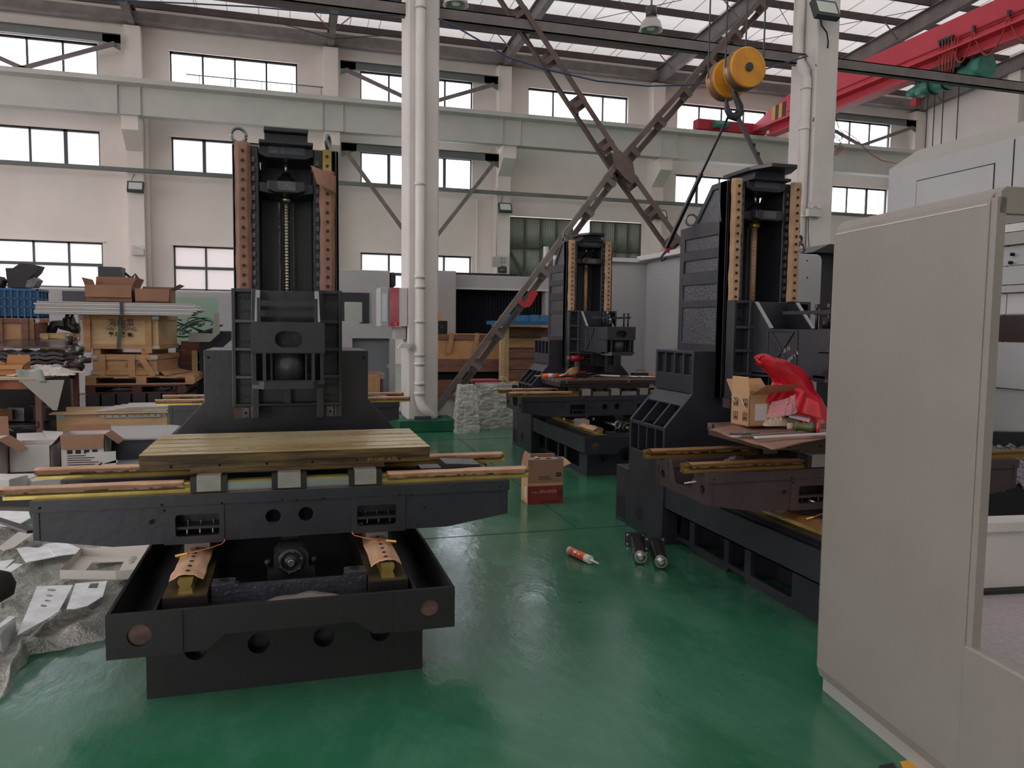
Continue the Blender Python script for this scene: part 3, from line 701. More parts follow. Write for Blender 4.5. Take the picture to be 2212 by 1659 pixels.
    for s_ in (-1, 1): p('cheek_edge', B().bar((s_*.146, 4.185, 1.564), (s_*.146, 4.02, 1.404), .022, .008, up=(0, 0, 1)), M('cheek_metal', (150, 150, 150), .4, .3, bs=.3), ohd)
    fr = B().prism([(-.152, 1.272), (.155, 1.272), (.155, 1.404), (-.152, 1.404)], 'y', 3.47, 3.49, holes=[rrect(-.054, .060, 1.296, 1.364, .033, 6)])
    fr.box(-.152, -.138, 3.49, 3.58, 1.272, 1.404).box(.141, .155, 3.49, 3.58, 1.272, 1.404)
    fr.box(-.152, .155, 3.49, 3.8, 1.268, 1.278)
    fr.prism([(-.152, 1.135), (.155, 1.135), (.155, 1.150), (.10, 1.152), (-.10, 1.152), (-.152, 1.150)], 'y', 3.49, 3.9)
    fr.prism([(-.152, 3.62), (-.152, 3.52), (-.10, 3.465), (.105, 3.465), (.155, 3.52), (.155, 3.62)], 'z', 1.115, 1.148)
    for x in (-.098, .105): fr.box(x-.007, x+.007, 3.475, 3.62, 1.148, 1.272)
    for x in (-.14, .143): fr.box(x-.008, x+.008, 3.50, 3.62, 1.148, 1.272)
    p('nose_housing', fr, body, ohd, bevel=.003)
    p('spindle_barrel', B().cyl((.004, 3.56, 1.148), (.004, 3.56, 1.272), .068, n=32).box(-.075, -.066, 3.53, 3.6, 1.148, 1.272).box(.072, .08, 3.53, 3.6, 1.148, 1.272), M('barrel_cast', (58, 58, 62), .45, col2=(48, 48, 54), ns=6, bs=.15, bn=90, spec=.5), ohd)
    p('slot_back', B().box(-.08, .085, 3.53, 3.54, 1.28, 1.38), m_shaded, ohd)
    cpos = []
    for s_ in (-1, 1):
        for z in (1.53, 1.46, 1.30, 1.24, 1.07, 1.01):
            for k in range(3): cpos.append((s_*(.20+.022*k), 4.272, z))
    many('cell_bolt', B().cyl((0, .014, 0), (0, 0, 0), .008, n=8), cpos, m_cap, ohd)
    if v.get('bridge'):
        bg_ = B().box(-.135, .135, 3.76, 3.78, 1.478, 1.503)
        for x in (-.128, .128): bg_.box(x-.008, x+.008, 3.755, 3.785, 1.40, 1.515)
        p('clamp_bridge', bg_, m_mach if False else body, ohd)
        p('clamp_bridge', B().box(-.125, .125, 3.9, 3.93, 1.43, 1.46), body, ohd)
    if v.get('posts'):
        for x in (-.11, .11):
            for y in (3.56, 3.66): p('clamp_post', B().cyl((x, y, 1.40), (x, y, 1.53), .009, n=8).cyl((x, y, 1.52), (x, y, 1.54), .014, n=6), m_cap, ohd)
            p('clamp_bar', B().box(x-.015, x+.015, 3.53, 3.95, 1.485, 1.505), m_cap, ohd)
        p('clamp_post', B().cyl((-.02, 3.7, 1.40), (-.02, 3.7, 1.47), .02, n=8), m_cap, ohd)
    for s_, xr in ((-1, -.218), (1, .212)):
        gb = B().box(xr-.055, xr+.062, 4.25, 4.33, .90, .962)
        p('rail_block', gb, M('block_rusty', (96, 78, 66), .5, .4, col2=(70, 60, 58), ns=14), ohd)
        p('rail_block_face', B().box(xr-.015, xr+.02, 4.236, 4.25, .905, .958).box(xr+.028, xr+.035, 4.24, 4.25, .902, .96), m_mach, ohd)
        p('rail_hole', B().cyl((xr+.003, 4.2352, .93), (xr+.003, 4.234, .93), .006, n=8), m_hole, ohd)
    # ---- saddle
    dy = v.get('sdy', 0); yf = 3.38+dy; yb = 3.93+dy
    zt2 = .692
    def lowz(x): return .534 if abs(x) >= .965 else (.489 if abs(x) <= .69 else .489+(.534-.489)*(abs(x)-.69)/.275)
    sd = B()
    out = [(-.97, .534), (-.69, .489), (-.475, .489), (-.475, .484), (-.262, .484), (-.262, .489), (.261, .489), (.261, .484), (.484, .484), (.484, .489), (.69, .489), (.97, .534), (.97, .645), (-.97, .645)]
    hl = [rrect(-.451, -.282, .516, .607, .012), rrect(.284, .455, .516, .607, .012), circ(-.067, .578, .031, 24), circ(.068, .581, .031, 24)]
    for y0 in (yf+.006, yb-.024): sd.prism(out, 'y', y0, y0+.018, holes=hl if y0 < yf+.1 else ())
    # raised centre, blocks and ledge, all proud of the panels
    sd.box(-.975, .975, yf-.004, yf+.13, .645, zt2)
    sd.box(-.975, .975, yb-.13, yb+.004, .645, zt2)
    sd.prism([(-.495, .484), (-.262, .484), (-.262, .645), (-.495, .645)], 'y', yf-.002, yf+.01, holes=[hl[0]])
    sd.prism([(.261, .484), (.495, .484), (.495, .645), (.261, .645)], 'y', yf-.002, yf+.01, holes=[hl[1]])
    for s_ in (-1, 1):   # end frames: two legs with a hollow between
        a, b_ = sorted((s_*.965, s_*.945))
        sd.prism([(yf, .534), (yb, .534), (yb, .69), (yb-.13, .69), (yb-.18, .575), (yf+.18, .575), (yf+.13, .69), (yf, .69)], 'x', a, b_, holes=[circ(yf+.065, .60, .024, 16), circ(yb-.065, .60, .024, 16)])
    sd.box(-.95, .95, yf+.02, yb-.02, .54, .552)
    for s_ in (-1, 1):
        y0 = yf+.11 if s_ < 0 else yb-.11
        sd.box(-.95, .95, y0-.008, y0+.008, .55, .645)
    for x in (-.7, -.25, .25, .7): sd.box(x-.01, x+.01, yf+.02, yb-.02, .50, .62)
    osd = p('saddle', sd, sad, bevel=.003)
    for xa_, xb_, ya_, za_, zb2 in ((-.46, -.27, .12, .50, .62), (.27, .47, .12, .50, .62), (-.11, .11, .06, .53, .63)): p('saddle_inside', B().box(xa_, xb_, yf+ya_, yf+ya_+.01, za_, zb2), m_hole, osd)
    many('stud_bolt', B().cyl((0, 0, 0), (0, 0, .02), .003, n=6), [(x0+.05*i-.002*k, yf+.03+.05*k, .52+.025*k) for x0 in (-.41, .33) for i in range(3) for k in (0, 1)], m_screw, osd)
    sm = B()
    for x, z in ((-.94, .665), (-.50, .655), (-.492, .63), (-.27, .65), (-.03, .652), (.03, .648), (.14, .648), (.47, .648), (.52, .645), (.93, .66), (-.54, .585), (.58, .585)): p('tapped_hole', B().cyl((x, yf-.0045, z), (x, yf-.0055, z), .0055 if abs(x) != .54 else .01, n=8), m_hole, osd)
    tdx = v.get('tdx', 0)
    for yr, wr_ in ((yf+.06, 1), (yb-.07, -1)):
        rl = B().box(-1.08, 1.08, yr-.022, yr+.022, zt2, zt2+.014)
        rl.prism([(yr-.022, zt2+.014), (yr-.014, zt2+.022), (yr-.014, zt2+.026), (yr-.022, zt2+.033), (yr-.022, zt2+.044), (yr+.022, zt2+.044), (yr+.022, zt2+.033), (yr+.014, zt2+.026), (yr+.014, zt2+.022), (yr+.022, zt2+.014)], 'x', -1.08, 1.08)
        p('linear_rail', rl, v.get('railm', m_oil), osd)
        p('bare_rail', B().box(-.26+tdx, .26+tdx, yr-.0235, yr-.0205, zt2+.002, zt2+.036), m_rail, osd, label='bare bright stretch of rail')
        for xa, xb in v.get('rcov', ((-1.085, -.42), (.42, 1.07))):
            def cv(u, w_, xa=xa, xb=xb, yr=yr):
                pr = [(-.026, zt2+.022), (-.026, zt2+.046), (.0, zt2+.048), (.026, zt2+.046), (.028, zt2+.026)]
                q = w_*4; i = min(3, int(q)); f = q-i; Y_ = pr[i][0]*(1-f)+pr[i+1][0]*f; Z = pr[i][1]*(1-f)+pr[i+1][1]*f
                x = xa+(xb-xa)*u; nn = mnoise.noise(Vector((x*7, Y_*30, yr*3)))
                return (x, yr+Y_-.003*abs(nn), Z+.003*nn+.002)
            p('rail_cover', B().grid(cv, 44, 10, True, .0008), v.get('paper', m_tan), osd)
        for xc in (-.322, 0, .322):
            p('carriage_block', B().box(xc+tdx-.047, xc+tdx+.047, yr-.045, yr+.045, zt2+.006, .764), m_block, osd)
            many('end_cap', B().box(-.0125, .0125, yr-.042, yr+.042, zt2+.005, .758), [(xc+tdx-.0595, 0, 0), (xc+tdx+.0595, 0, 0)], m_cap, osd)
    if v.get('ends', 1):
        p('motor_bracket', B().box(.60, .70, 3.60, 3.70, .62, .72).box(.70, .73, 3.60, 3.70, .62, .70), m_mach, osd, label='small grey bracket between the rails')
        p('motor_bracket', B().prism([(.66, .62), (.94, .62), (.94, .70), (.90, .70), (.89, .728), (.72, .738)], 'y', 3.60, 3.76), m_mach, osd, label='large grey bracket between the rails')
        p('motor_bracket', B().prism([(-.80, .62), (-.52, .62), (-.55, .665), (-.78, .665)], 'y', 3.6, 3.7), m_prim, osd)
    for x0, sgn in ((-.262, -1), (.262, 1)):
        p('oil_line', B().tube([(x0, yf+.004, .50), (x0, yf-.004, .488), (x0+sgn*.01, yf-.01, .478), (x0+sgn*.06, yf-.03, .468), (x0+sgn*.14, yf-.05, .458)], .0028, 6), m_copper, osd)
        p('oil_fitting', B().cyl((x0+sgn*.14, yf-.05, .458), (x0+sgn*.185, yf-.055, .452), .0065, n=6), m_brass, osd)
    # ---- table
    a, b_ = 3.435+dy, 4.045+dy; x0, x1 = -.592+tdx, .614+tdx
    tm, ts = v.get('ttop', m_table), v.get('tside', m_tside)
    tb = B(); n = 5; pitch = .61/n; ys = a; sl = .026
    edges = [a]+[a+pitch*(i+.5) for i in range(n)]+[b_]
    cur = a
    for i in range(n):
        c = a+pitch*(i+.5); tb.box(x0+.001, x1-.001, cur, c-sl/2, .828, .852); cur = c+sl/2
    tb.box(x0+.001, x1-.001, cur, b_, .828, .852)
    otb = p('worktable', B().box(x0, x1, a+.0005, b_-.0005, .812, .828).box(x0, x1, a+.012, b_-.012, .783, .812).box(-.40+tdx, .41+tdx, a+.02, b_-.02, .762, .783), ts)
    p('table_top', tb, tm, otb)
    fc = B().box(x0, x1, a-.001, a+.004, .813, .849); p('table_edge', fc, ts, otb)
    many('slot_mark', B().box(0, .03, 0, .006, .852, .8525), [(x0+.12-.02*r_+.24*k+s2, a+.10+.34*r_, 0) for k in range(5) for s2 in (0, .06) for r_ in (0, 1)], m_bolt, otb)
    many('slot', B().box(x0+.002, x1-.002, -.0132, .0132, .8285, .8475), [(0, a+pitch*(i+.5), 0) for i in range(n)], m_hole, otb)  # black strips laid in the grooves to stand for the shade inside them
    for k in range(6): p('side_hole', B().cyl((x0+.12+.19*k, a+.0125, .797), (x0+.12+.19*k, a+.0105, .797), .006, n=8), m_hole, otb)
    t.r.location = (cx, 3.9+oy, 0)
    return t

v1 = dict(eyes=((-.241, .25, 4.42), (.22, 1.25, 4.42)), bridge=1)
M1 = machine(0, 0, 'nearest black machining centre with oily yellow table, left foreground', v1)
lettering('JH 1160   6 7S', .022, M('chalk_yellow', (170, 130, 60), .7), (.40, 3.4445, .800), (1, 0, .0), (0, 0, 1), M1.r, (0, 3.9, 0))
v3 = dict(eyes=(), wrapped=1, nut=m_brass, cpaper=m_tanl, full=1, wide=1, reareyes=1, sad=m_prim, paper=M('paper_oily_brown', (150, 108, 66), .5, col2=(120, 84, 54), ns=6), sdy=-.08, tdx=.0, posts=1, ttop=m_tbrown, tside=M('table_side_dim', (86, 66, 50), .4, .3), rcov=((-1.05, -.42),), low=m_cast, yel=1, railm=M('rail_oiled_brown', (140, 112, 60), .35, .6))
M3 = machine(2.93, 0, 'black machining centre under the crane hook, partly hidden by the white panel', v3)
v2 = dict(eyes=((-.235, .9, 4.55), (.235, .9, 4.55)), wrapped=1, cpaper=m_tanl, full=1, posts=1, paper=m_tanl, tdx=.05, sdy=.30, ttop=m_tbrown, tside=m_tdark, ends=0, low=m_cast, wide=1, railm=M('rail_oiled_brown', (140, 112, 60), .35, .6))
M2 = machine(3.20, 3.65, 'black machining centre in the second row with tools lying on its table', v2)
v4 = dict(v1); v4['ends'] = 1
M4 = machine(0, 3.65, 'black machining centre hidden behind the nearest one, yellow rails showing', v4)
# ------------------------------------------------------------------ sheet metal enclosures
m_sheet = M('powder_coat_white', (142, 133, 128), .38, col2=(137, 128, 123), ns=3, bs=.06, bn=220)
m_sheet2 = M('powder_coat_grey', (178, 176, 178), .5, col2=(172, 170, 172), ns=2, bs=.03, bn=150)
m_sheet3 = M('powder_coat_trim', (158, 154, 148), .5)
m_seam = M('seam_dark', (40, 38, 40), .8)
m_win = M('window_brown', (58, 44, 46), .2)
m_wh = M('sheet_white', (206, 202, 200), .45, col2=(198, 194, 192), ns=4)
ang = math.radians(-6.6)
t = T('machine_enclosure', 'large white sheet metal enclosure panel standing in the right foreground', 'enclosure', (1.96, 2.46, 0), local=True)
t.r.rotation_euler = (0, 0, ang)
zs_, zt_ = .495, 1.80      # local axes: x into the enclosure, y away from the camera
def rim(x, y0, y1): pass
sp = B()
r = .05
prof = [(0, .05+r), (0, zt_-.045), (.004, zt_-.028), (.015, zt_-.012), (.032, zt_), (.06, zt_), (.06, zt_-.02), (.034, zt_-.022), (.034, .08), (.05, .05), (.03, .05), (.012, .062)]
sp.prism(prof, 'y', -.742, 0)
low = [(0, .05+r), (0, zs_-.004), (.004, zs_), (.034, zs_), (.034, .08), (.05, .05), (.03, .05), (.012, .062)]
sp.prism(low, 'y', -2.3, -.742)
t.p('side_panel', sp, m_sheet, bevel=.0025)
rd = B().cyl((.03, -.005, .10), (.03, -.005, zt_-.04), .030, n=20); t.p('rounded_edge', rd, m_sheet)
t.p('crease_line', B().box(-.0012, .001, -.735, -.005, zt_-.048, zt_-.045), m_wh)
t.p('front_header', B().prism([(.012, zt_-.075), (1.7, zt_-.075), (1.7, zt_), (.032, zt_), (.015, zt_-.012)], 'y', -.765, -.742), m_sheet, bevel=.002)
t.p('corner_post', B().box(.006, .034, -.765, -.742, zs_-.03, zt_-.03), m_sheet)
t.p('plinth', B().box(.03, 1.7, -2.25, -.0, 0, .05), m_sheet3)
t.p('floor_plate', B().prism([(.04, -2.2), (1.7, -2.2), (1.7, .25), (.6, .25), (.2, -.02), (.04, -.02)], 'z', .235, .25), M('speckled_grey', (176, 168, 168), .5, col2=(160, 152, 152), ns=40, bs=.2, bn=120))
bx = B().box(.6, 1.9, .26, .35, .27, .53); t.p('chip_box', bx, m_wh, label='white inner box beam', bevel=.004)
t.p('chip_box_flange', B().box(.58, 1.9, .24, .355, .53, .57), m_wh)
t.p('chip_box_flange', B().box(.6, 1.9, .23, .26, .262, .27), m_seam)
t.p('hazard_strip', B().box(.02, .6, -.60, -.595, .0, .004), m_seam)
# second enclosure, further back on the right
X2 = 4.7
t = T('machine_enclosure', 'tall grey enclosed machine behind the white foreground panel', 'enclosure', (X2, 3.0, 0))
ye = 5.28
t.p('side_wall', B().prism([(1.6, 0), (ye, 0), (ye, 2.70), (1.6, 2.70)], 'x', X2, X2+.03), m_sheet2)
t.p('top_chamfer', B().hexa([(X2, 1.6, 2.70), (X2+1.9, 1.6, 2.70), (X2+1.9, ye, 2.70), (X2, ye, 2.70), (X2+.12, 1.6, 2.83), (X2+1.8, 1.6, 2.83), (X2+1.8, ye-.16, 2.83), (X2+.12, ye-.16, 2.83)]), m_sheet3)
t.p('back_wall', B().box(X2+.03, X2+1.9, ye-.03, ye, 0, 2.70), m_sheet2)
y1 = XP(1982, 392, X2).y; y0 = XP(2148, 356, X2).y; zt3 = XP(1982, 392, X2).z
t.p('access_panel', B().box(X2-.006, X2, y0, y1, 1.2, zt3), m_sheet2)
t.p('access_gap', B().box(X2-.002, X2-.0005, y0-.008, y1+.008, 1.2, zt3+.008), m_seam)
yv = XP(2190, 340, X2).y
t.p('seam', B().box(X2-.003, X2, yv-.004, yv+.004, 0, 2.69), m_seam)
lv = [XP(2170, q, X2).z for q in (434, 486, 505, 533, 576, 617, 634, 680, 738, 838)]
cols = (M('shade_sheet', (120, 118, 112), .5), m_wh, m_sheet3, m_sheet2, m_sheet2, m_sheet2, m_wh, m_win, m_sheet2)
# the open front hood and the stack of panels on its flank
for i in range(9):
    za, zb_ = lv[i+1]+.004, lv[i]-.004
    d = .012+.018*(i % 3)
    nm = 'window_strip' if i == 7 else 'flank_panel'
    if i == 6:
        ym = XP(2177, 660, X2).y
        t.p(nm, B().box(X2-d, X2-.006, 1.8, ym-.004, za, zb_), cols[i]); t.p(nm, B().box(X2-d, X2-.006, ym+.004, 4.55, za, zb_), cols[i])
    else: t.p(nm, B().box(X2-d, X2-.006, 1.8, 4.55, za, zb_), cols[i])
t.p('flank_panel', B().box(X2-.02, X2-.006, 1.8, 4.55, .3, lv[9]-.004), m_sheet2)
q = XP(2170, 500, X2)
t.p('flank_holes', B().cyl((X2-.05, XP(2197, 550, X2).y, XP(2197, 550, X2).z), (X2-.03, XP(2197, 550, X2).y, XP(2197, 550, X2).z), .012, n=10), m_hole)
t.p('flank_holes', B().cyl((X2-.05, XP(2193, 568, X2).y, XP(2193, 568, X2).z), (X2-.03, XP(2193, 568, X2).y, XP(2193, 568, X2).z), .012, n=10), m_hole)
# grey L-shaped enclosure between the second and the near right machine
t = T('machine_enclosure', 'plain grey sheet metal enclosure behind the second row machine', 'enclosure', (4.3, 9.0, 0))
xc = W(1396, 600, 9.2).x; ztop = W(1360, 567, 9.2).z
t.p('back_panel', B().box(3.2, xc, 9.2, 9.24, 0, ztop), m_sheet2, bevel=.004)
t.p('back_flange', B().box(3.2, xc, 9.14, 9.24, ztop, ztop+.05), m_wh)
t.p('side_panel', B().box(xc, xc+.04, 7.2, 9.24, 0, ztop+.02), m_sheet2)
t.p('side_flange', B().box(xc-.14, xc+.04, 7.2, 9.2, ztop+.02, ztop+.08), m_wh)
# white cabinet and dark casting behind the near right machine
c0 = W(1728, 560, 6.3); c1_ = W(1776, 560, 6.3)
t = T('control_cabinet', 'white cabinet with rounded top corner behind the near right column', 'cabinet', (c0.x+.2, 6.3, 0))
x0, x1, zt4 = c0.x-.25, c1_.x, W(1750, 549, 6.3).z
t.p('body', B().prism([(x0, .8), (x1, .8), (x1, zt4-.05), (x1-.015, zt4-.015), (x1-.05, zt4), (x0, zt4)], 'y', 6.3, 6.6), m_sheet2, bevel=.006)
for yy in (563, 600): q = W(1744, yy, 6.3); t.p('screw_hole', B().cyl((q.x, 6.302, q.z), (q.x, 6.298, q.z), .008, n=8), m_hole)
t.p('leg', B().box(x0+.1, x0+.2, 6.35, 6.45, 0, .8), m_sheet3); t.p('leg', B().box(x1-.2, x1-.1, 6.35, 6.45, 0, .8), m_sheet3)
t.p('cable_tangle', B().tube([W(1724, 535, 6.4), W(1732, 520, 6.4), W(1728, 512, 6.4), W(1722, 520, 6.4)], .01).tube([W(1730, 549, 6.4), W(1738, 540, 6.4), W(1734, 528, 6.4), W(1726, 524, 6.4)], .012).ring(W(1727, 516, 6.4), (0, 1, 0), .03, .01, 12, 5), M('cable_brownish', (92, 70, 68), .6))
t = T('machine_column', 'dark machine column standing behind the white cabinet', 'machine', (c1_.x+.25, 7.0, 0))
q = W(1765, 531, 7.0)
cbm = B().prism([(q.x-.20, q.z-.09), (q.x, q.z), (q.x+.4, q.z), (q.x+.4, q.z-.09)], 'y', 6.8, 7.3); t.p('motor_seat', cbm, m_cast)
cm = B().box(q.x-.02, q.x+.3, 7.0, 7.4, 0, q.z-.09); t.p('column', cm, m_cast)
for k in range(6): t.p('rail_clamp', B().box(q.x-.045, q.x-.02, 6.98, 7.02, 1.1+.16*k, 1.18+.16*k), m_castb)

# ------------------------------------------------------------------ overhead crane and hoists
m_red = M('crane_red', (224, 78, 94), .45, col2=(214, 70, 86), ns=1.2)
m_redd = M('crane_red_dark', (176, 44, 62), .5)
m_yel = M('hazard_yellow', (232, 168, 52), .5); m_blk = M('hazard_black', (40, 40, 44), .5)
m_grn = M('hoist_green', (70, 148, 130), .35, col2=(54, 126, 110), ns=4)
m_cabr = M('cable_red', (176, 66, 60), .5)
t = T('overhead_crane', 'red overhead travelling crane girder crossing the upper right', 'crane', (16.9, 18, 8.75))
gx = 16.95
zb, ztp = 8.80, 9.62
prof = [(25.4, zb), (-4, zb), (-4, ztp), (24.0, ztp), (26.1, ztp-.55), (26.3, zb+.05)]
gr = B().prism(prof, 'x', gx, gx+.42)
t.p('girder', gr, m_red)
t.p('lower_flange', B().prism([(gx-.16, zb-.02), (gx+.58, zb-.02), (gx+.58, zb+.04), (gx-.16, zb+.04)], 'y', -4, 25.6).prism([(gx+.15, zb-.30), (gx+.27, zb-.30), (gx+.27, zb), (gx+.15, zb)], 'y', -4, 25.3).prism([(gx+.0, zb-.32), (gx+.42, zb-.32), (gx+.42, zb-.28), (gx+.0, zb-.28)], 'y', -4, 25.3), m_red)
t.p('walkway_rail', B().box(gx-.05, gx-.02, -4, 24, zb+.20, zb+.23), m_redd)
for k in range(4):
    yb0 = 24.95-.2*k
    t.p('hazard_stripe', B().prism([(yb0, zb+.12), (yb0-.2, zb+.12), (yb0-.22, zb+.62), (yb0-.02, zb+.62)], 'x', gx-.012, gx-.002), m_yel if k % 2 == 0 else m_blk)
e0 = W(1502, 275, 26.35).x; e1 = W(1650, 275, 26.35).x
en = B().box(e0, e1, 26.15, 26.55, 8.76, 9.14).box(e0+.1, e0+.3, 26.2, 26.5, 8.74, 8.9)
t.p('end_truck', en, m_redd, bevel=.02)
for x in (e0+.35, e1-.4): t.p('wheel', B().cyl((x, 26.22, 8.86), (x, 26.48, 8.86), .12, n=20), m_redd)
t.p('motor', B().cyl((e0+.6, 26.05, 8.95), (e0+1.2, 26.05, 8.95), .13, n=16), m_grn)
# festoon cable trolleys
fz = zb+.28
ys = [17.32, 17.22, 17.12, 17.02, 16.92, 16.25, 15.25, 14.2]
fb = B()
for i, y in enumerate(ys):
    t.p('cable_trolley', B().box(gx-.12, gx-.05, y-.03, y+.03, fz-.05, fz+.09).cyl((gx-.13, y, fz+.06), (gx-.05, y, fz+.06), .04, n=10), m_mach)
t.p('festoon_track', B().box(gx-.06, gx-.03, -3, 17.4, fz-.02, fz+.02), m_redd)
for y0, y1, sag in ((16.92, 16.25, .9), (16.25, 15.25, 1.0), (15.25, 14.2, 1.0)):
    pts = [(gx-.1, y0+(y1-y0)*k/10, fz-.05-sag*4*(k/10)*(1-k/10)*.75) for k in range(11)]
    t.p('festoon_cable', B().tube(pts, .022, 6), m_cabr)
for y in ys[:5]: t.p('festoon_cable', B().tube([(gx-.1, y, fz-.05), (gx-.1, y-.03, fz-.6), (gx-.1, y-.1, fz-.95), (gx-.1, y-.15, fz-.5), (gx-.1, y-.2, fz-.05)], .02, 6), m_cabr)
# green wire rope hoist hanging under the girder
hq = W(2065, 190, 16.8); hx = gx+.3
t = T('wire_rope_hoist', 'green wire rope hoist hung under the red crane girder', 'hoist', (gx+.2, 16.2, 8.0))
hz = zb-.62
def hc(y0, y1, r, r1=None, dz=0, dx=0): return B().cyl((hx+dx, y0, hz+dz), (hx+dx, y1, hz+dz), r, r1, 24)
t.p('drum', hc(16.5, 17.8, .25), m_grn)
t.p('drum_band', hc(16.85, 16.92, .262), m_castb); t.p('drum_band', hc(17.35, 17.42, .262), m_castb)
t.p('motor', hc(17.85, 18.35, .21).cyl((hx, 18.35, hz), (hx, 18.75, hz), .2, .12, 24), m_grn)
t.p('gearbox', hc(16.15, 16.5, .3), m_grn); t.p('brake', B().cyl((hx, 18.4, hz+.1), (hx, 18.4, hz+.35), .1, n=14), m_castb)
t.p('suspension', B().box(gx+.05, gx+.5, 16.9, 17.6, hz+.22, zb-.28), m_castb)
t.p('end_flange', hc(17.8, 17.85, .27), m_castb); t.p('side_bracket', B().box(hx-.3, hx-.1, 17.0, 17.2, hz-.1, hz+.3), m_castb)
t.p('trolley', B().box(gx-.1, gx+.2, 16.6, 17.8, zb-.52, zb-.3), m_castb)
t.p('limit_box', B().box(hx-.35, hx-.2, 18.1, 18.3, hz-.5, hz-.28), m_redd)
for y in (18.05, 17.8, 17.5, 17.0): t.p('wire_rope', B().cyl((hx, y, hz-.2), (hx, y, 1.8), .014, n=6), m_castb)
# near hook block with two yellow sheaves
t = T('hook_block', 'yellow two-sheave hook block with dark forged hook', 'hoist', (2.86, 4.6, 2.8))
m_shy = M('sheave_yellow', (218, 150, 40), .5, col2=(196, 128, 34), ns=9, bs=.1, bn=20)
m_shr = M('sheave_rim', (150, 116, 96), .35, .4, col2=(112, 84, 72), ns=6)
m_fork = M('forged_dark', (58, 62, 66), .4, .3, col2=(46, 50, 54), ns=8)
ax = Vector((0, -1, 0))
ca = W(1608, 150, 4.42); cb_ = Vector((ca.x-.005, 4.62, ca.z-.01))
for c, nm in ((ca, 'near'), (cb_, 'far')):
    r = .130
    t.p('sheave', B().lathe([(r*.98, -.034), (r, -.028), (r*.93, -.014), (r*.93, .014), (r, .028), (r*.98, .034)], c, ax, 40), m_shr)
    t.p('sheave_cover', B().lathe([(r*.97, .034), (r*.97, .045), (r*.9, .05)], c, ax, 40), m_shy)
    t.p('sheave_cover', B().lathe([(r*.97, -.036), (r*.97, -.046), (r*.9, -.05)], c, ax, 40), m_shy)
t.p('axle', B().cyl(cb_-ax*.07, ca+ax*.062, .026, n=24), m_fork)
hk0 = (ca+cb_)/2
q = [(1587, 186, .028), (1587, 200, .030), (1592, 215, .032), (1598, 230, .036), (1598, 243, .038), (1589, 253, .040), (1578, 250, .034), (1571, 238, .028), (1569, 222, .020), (1571, 212, .012)]
hkb = B(); pts = [(W(a, b_, 4.53), r*.78) for a, b_, r in q]
vs = []; n = 12
for i, (p_, r) in enumerate(pts):
    d = (pts[min(i+1, len(pts)-1)][0]-pts[max(i-1, 0)][0]).normalized(); s_ = d.cross(Vector((.28, -.96, 0))).normalized(); w_ = s_.cross(d)
    vs += [p_+s_*r*math.cos(2*math.pi*j/n)+w_*r*.8*math.sin(2*math.pi*j/n) for j in range(n)]
fs = [(i*n+j, i*n+(j+1) % n, (i+1)*n+(j+1) % n, (i+1)*n+j) for i in range(len(pts)-1) for j in range(n)]
hkb.add(vs, fs, True); hkb.add(vs[-n:], [tuple(range(n))]); t.p('hook', hkb, m_fork)
t.p('hook_shank', B().cyl(hk0-Vector((0, 0, .02)), W(1587, 190, 4.53), .024, n=14), m_fork)
for c, dx in ((ca, .1), (ca, -.1), (cb_, .1), (cb_, -.1)):
    s_ = Vector((-ax.y, ax.x, 0)); t.p('wire_rope', B().cyl(c+s_*dx*1.36, c+s_*dx*1.36+Vector((0, 0, 7.4)), .006, n=6), m_fork)
# slings
t = T('lifting_sling', 'black sling running down to the left with a hook at its end', 'sling', W(1575, 250, 4.53))
a, b_ = W(1574, 250, 4.53), W(1440, 535, 4.95)
t.p('strap', B().bar(a, a.lerp(b_, .42), .022, .005).bar(a.lerp(b_, .42), b_, .034, .014), m_cap)
qh = W(1438, 545, 4.95)
t.p('end_hook', B().tube([b_, W(1442, 540, 4.95), W(1434, 548, 4.95), W(1428, 556, 4.95), W(1430, 563, 4.95), W(1438, 558, 4.95)], .009, 8), m_fork)
t.p('shackle', B().cbox(W(1441, 541, 4.95), (.03, .02, .03)), m_redd)
t = T('lifting_sling', 'thick black strap running down to the right to the column top', 'sling', W(1592, 250, 4.53))
a, b_ = W(1592, 250, 4.53), W(1645, 358, 4.4)
t.p('strap', B().bar(a, b_, .035, .012, up=(.3, -1, 0)), m_cap)
for f in (.6, .78): t.p('strap_edge', B().cbox(a.lerp(b_, f)+Vector((.018, 0, 0)), (.012, .014, .03)), m_cap)
# ------------------------------------------------------------------ background machines, crates, cabinets
m_wood = M('crate_wood', (186, 146, 106), .75, col2=(168, 126, 88), ns=3, bs=.15, bn=16, stretch=(1, 1, 6))
m_wood2 = M('crate_wood_pale', (206, 176, 136), .75, col2=(190, 158, 118), ns=3, bs=.1, bn=16, stretch=(1, 1, 5))
m_wood3 = M('plank_reddish', (140, 96, 78), .75, col2=(112, 76, 64), ns=3, bs=.2, bn=16, stretch=(1, 1, 8))
m_wood4 = M('pallet_dark', (96, 58, 54), .8, col2=(76, 46, 46), ns=3)
m_card = M('cardboard', (156, 116, 94), .8, col2=(142, 104, 84), ns=3)
m_cardi = M('cardboard_inner', (120, 82, 66), .8, col2=(104, 70, 58), ns=3)
m_cardl = M('cardboard_light', (190, 150, 112), .8, col2=(176, 136, 100), ns=3)
m_ink = M('print_black', (40, 36, 36), .8); m_inkb = M('print_blue', (58, 72, 108), .8)
m_bluep = M('plastic_blue', (30, 104, 152), .4, col2=(26, 92, 138), ns=3)
m_blued = M('plastic_blue_dark', (18, 66, 100), .5)
m_tin = M('tin_clip', (150, 160, 170), .4, .4)
m_bell = M('bellows_black', (34, 36, 46), .6, bs=.1)
m_glassd = M('glass_pale', (168, 176, 170), .1)
